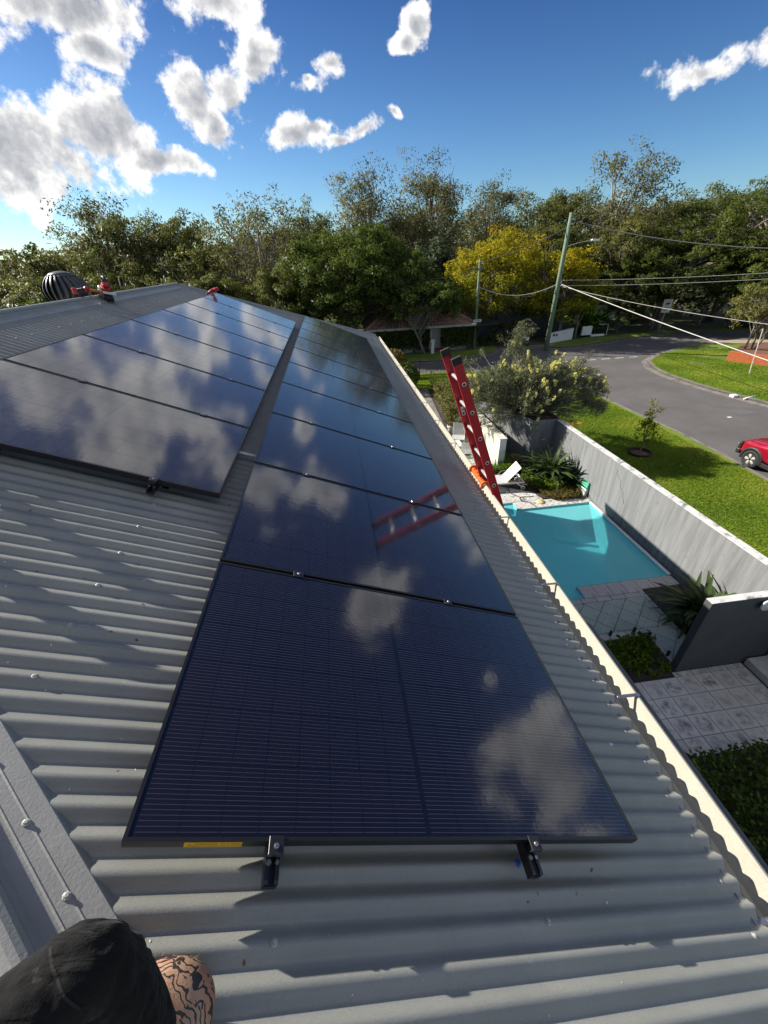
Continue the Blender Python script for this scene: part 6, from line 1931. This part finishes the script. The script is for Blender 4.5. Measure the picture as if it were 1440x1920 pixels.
# toes and fingers as short chains of unequal length
def digits(base_i, p, d, side, lens, r):
    for k, L in enumerate(lens):
        off = Vector(side) * (k - (len(lens) - 1) / 2) * r * 2.1
        a = Vector(p) + off; b = a + Vector(d) * L * .55; c = b + (Vector(d) + Vector((0, 0, -.5))) * L * .5
        i = len(V); V.extend([tuple(a), tuple(b), tuple(c)]); R_.extend([r, r * .95, r * .8]); E_.extend([(base_i, i), (i, i + 1), (i + 1, i + 2)])
digits(17, (.240, -.41, -.098), (.0, -.98, -.1), (.8, -.1, .4), (.055, .05, .048, .042, .035), .010)
digits(21, (.20, -.885, .47), (.5, .6, .5), (.6, -.6, .1), (.075, .085, .08, .062), .009)
digits(25, (-.56, -.50, -.01), (.4, .9, -.05), (.9, -.4, 0), (.075, .085, .08, .062), .009)
body = skin_mesh('body', V, E_, R_, 0, MT['skin'], person)
# folded leg's trousers, raised leg's trousers: one garment
TV = [pel, (-.40, -.74, .16), (-.265, -.585, .045), (-.115, -.43, .200), (-.01, -.318, .300), (.040, -.270, .325), (.085, -.285, .225), (.135, -.325, .08), (.165, -.345, -.02),
      (-.30, -.80, .02), (-.14, -.50, -.02), (.0, -.38, -.04), (.075, -.29, -.048)]
TE = [(0, 1), (0, 2), (2, 3), (3, 4), (4, 5), (5, 6), (6, 7), (7, 8), (0, 9), (9, 10), (10, 11), (11, 12)]
TR = [.135, .13, .092, .079, .074, .070, .072, .078, .080, .10, .075, .063, .058]
trs = skin_mesh('trousers', TV, TE, TR, 0, MT['jeans'], person, 4, .010, .085)
tx2 = bpy.data.textures.new('trouser_creases', 'MARBLE'); tx2.noise_scale = .07; tx2.turbulence = 9; tx2.noise_depth = 2; tx2.marble_type = 'SHARP'
dm2 = trs.modifiers.new('creases', 'DISPLACE'); dm2.texture = tx2; dm2.strength = .007; dm2.mid_level = .5; dm2.texture_coords = 'LOCAL'
sh = skin_mesh('shirt', [V[1], V[2], V[3], V[18], (-.19, -.91, .40), V[22], (-.67, -.82, .38)], [(0, 1), (1, 2), (2, 3), (3, 4), (2, 5), (5, 6)], [.145, .155, .12, .075, .06, .075, .06], 0, MT['shirt'], person)
mb = MB(); mb.lathe([(.02, .125), (.07, .11), (.108, .05), (.108, 0), (.095, -.04)], 16, T((-.44, -.915, .745))); mb.build('hair', MT['hair'], person, True)
mb = MB()
for sx in (-1, 1):
    mb.lathe([(.012, 0), (.010, .008), (.001, .011)], 8, T((-.44 + sx * .034, -.81, .735), (RAD(-90), 0, 0)))
mb.build('eyes', MT['blackrubber'], person)
mb = MB(); mb.tube([(-.44, -.80, .73), (-.44, -.775, .700)], [.008, .016], 6); mb.box(-.465, -.415, -.806, -.798, .672, .680); mb.build('nose_and_mouth', MT['skin'], person)
# stitched seam over the knee
mb = MB()
# golden hairs growing from the skin of the ankle
rng = np.random.default_rng(8)
dg = bpy.context.evaluated_depsgraph_get(); dg.update()
ev = body.evaluated_get(dg); em = ev.to_mesh()
co = np.empty(len(em.vertices) * 3, np.float32); em.vertices.foreach_get('co', co); co = co.reshape(-1, 3)
no = np.empty(len(em.vertices) * 3, np.float32); em.vertices.foreach_get('normal', no); no = no.reshape(-1, 3)
k = np.where((co[:, 0] > .10) & (co[:, 0] < .235) & (no[:, 2] + no[:, 1] > .35) & (co[:, 1] > -.30) & (co[:, 2] > -.09))[0]
ev.to_mesh_clear()
if len(k):
    n = 420
    pk2 = rng.choice(k, n); P = co[pk2] + rng.normal(size=(n, 3)) * .003; N = no[pk2]
    L = rng.uniform(.006, .014, n)[:, None]
    d = N * .55 + np.stack([np.full(n, .55), rng.normal(size=n) * .35, rng.normal(size=n) * .35], 1); d /= np.linalg.norm(d, axis=1, keepdims=True)
    sd = np.cross(d, rng.normal(size=(n, 3))); sd /= np.linalg.norm(sd, axis=1, keepdims=True)
    Vh = np.empty((n, 3, 3)); Vh[:, 0] = P + sd * .0003; Vh[:, 1] = P - sd * .0003; Vh[:, 2] = P + d * L
    hm = inst('leg_hair', np_mesh('leg_hair', Vh.reshape(-1, 3), np.arange(n * 3).reshape(n, 3), pm('golden_hair', (.45, .25, .09), .5)), person); hm['kind'] = 'stuff'
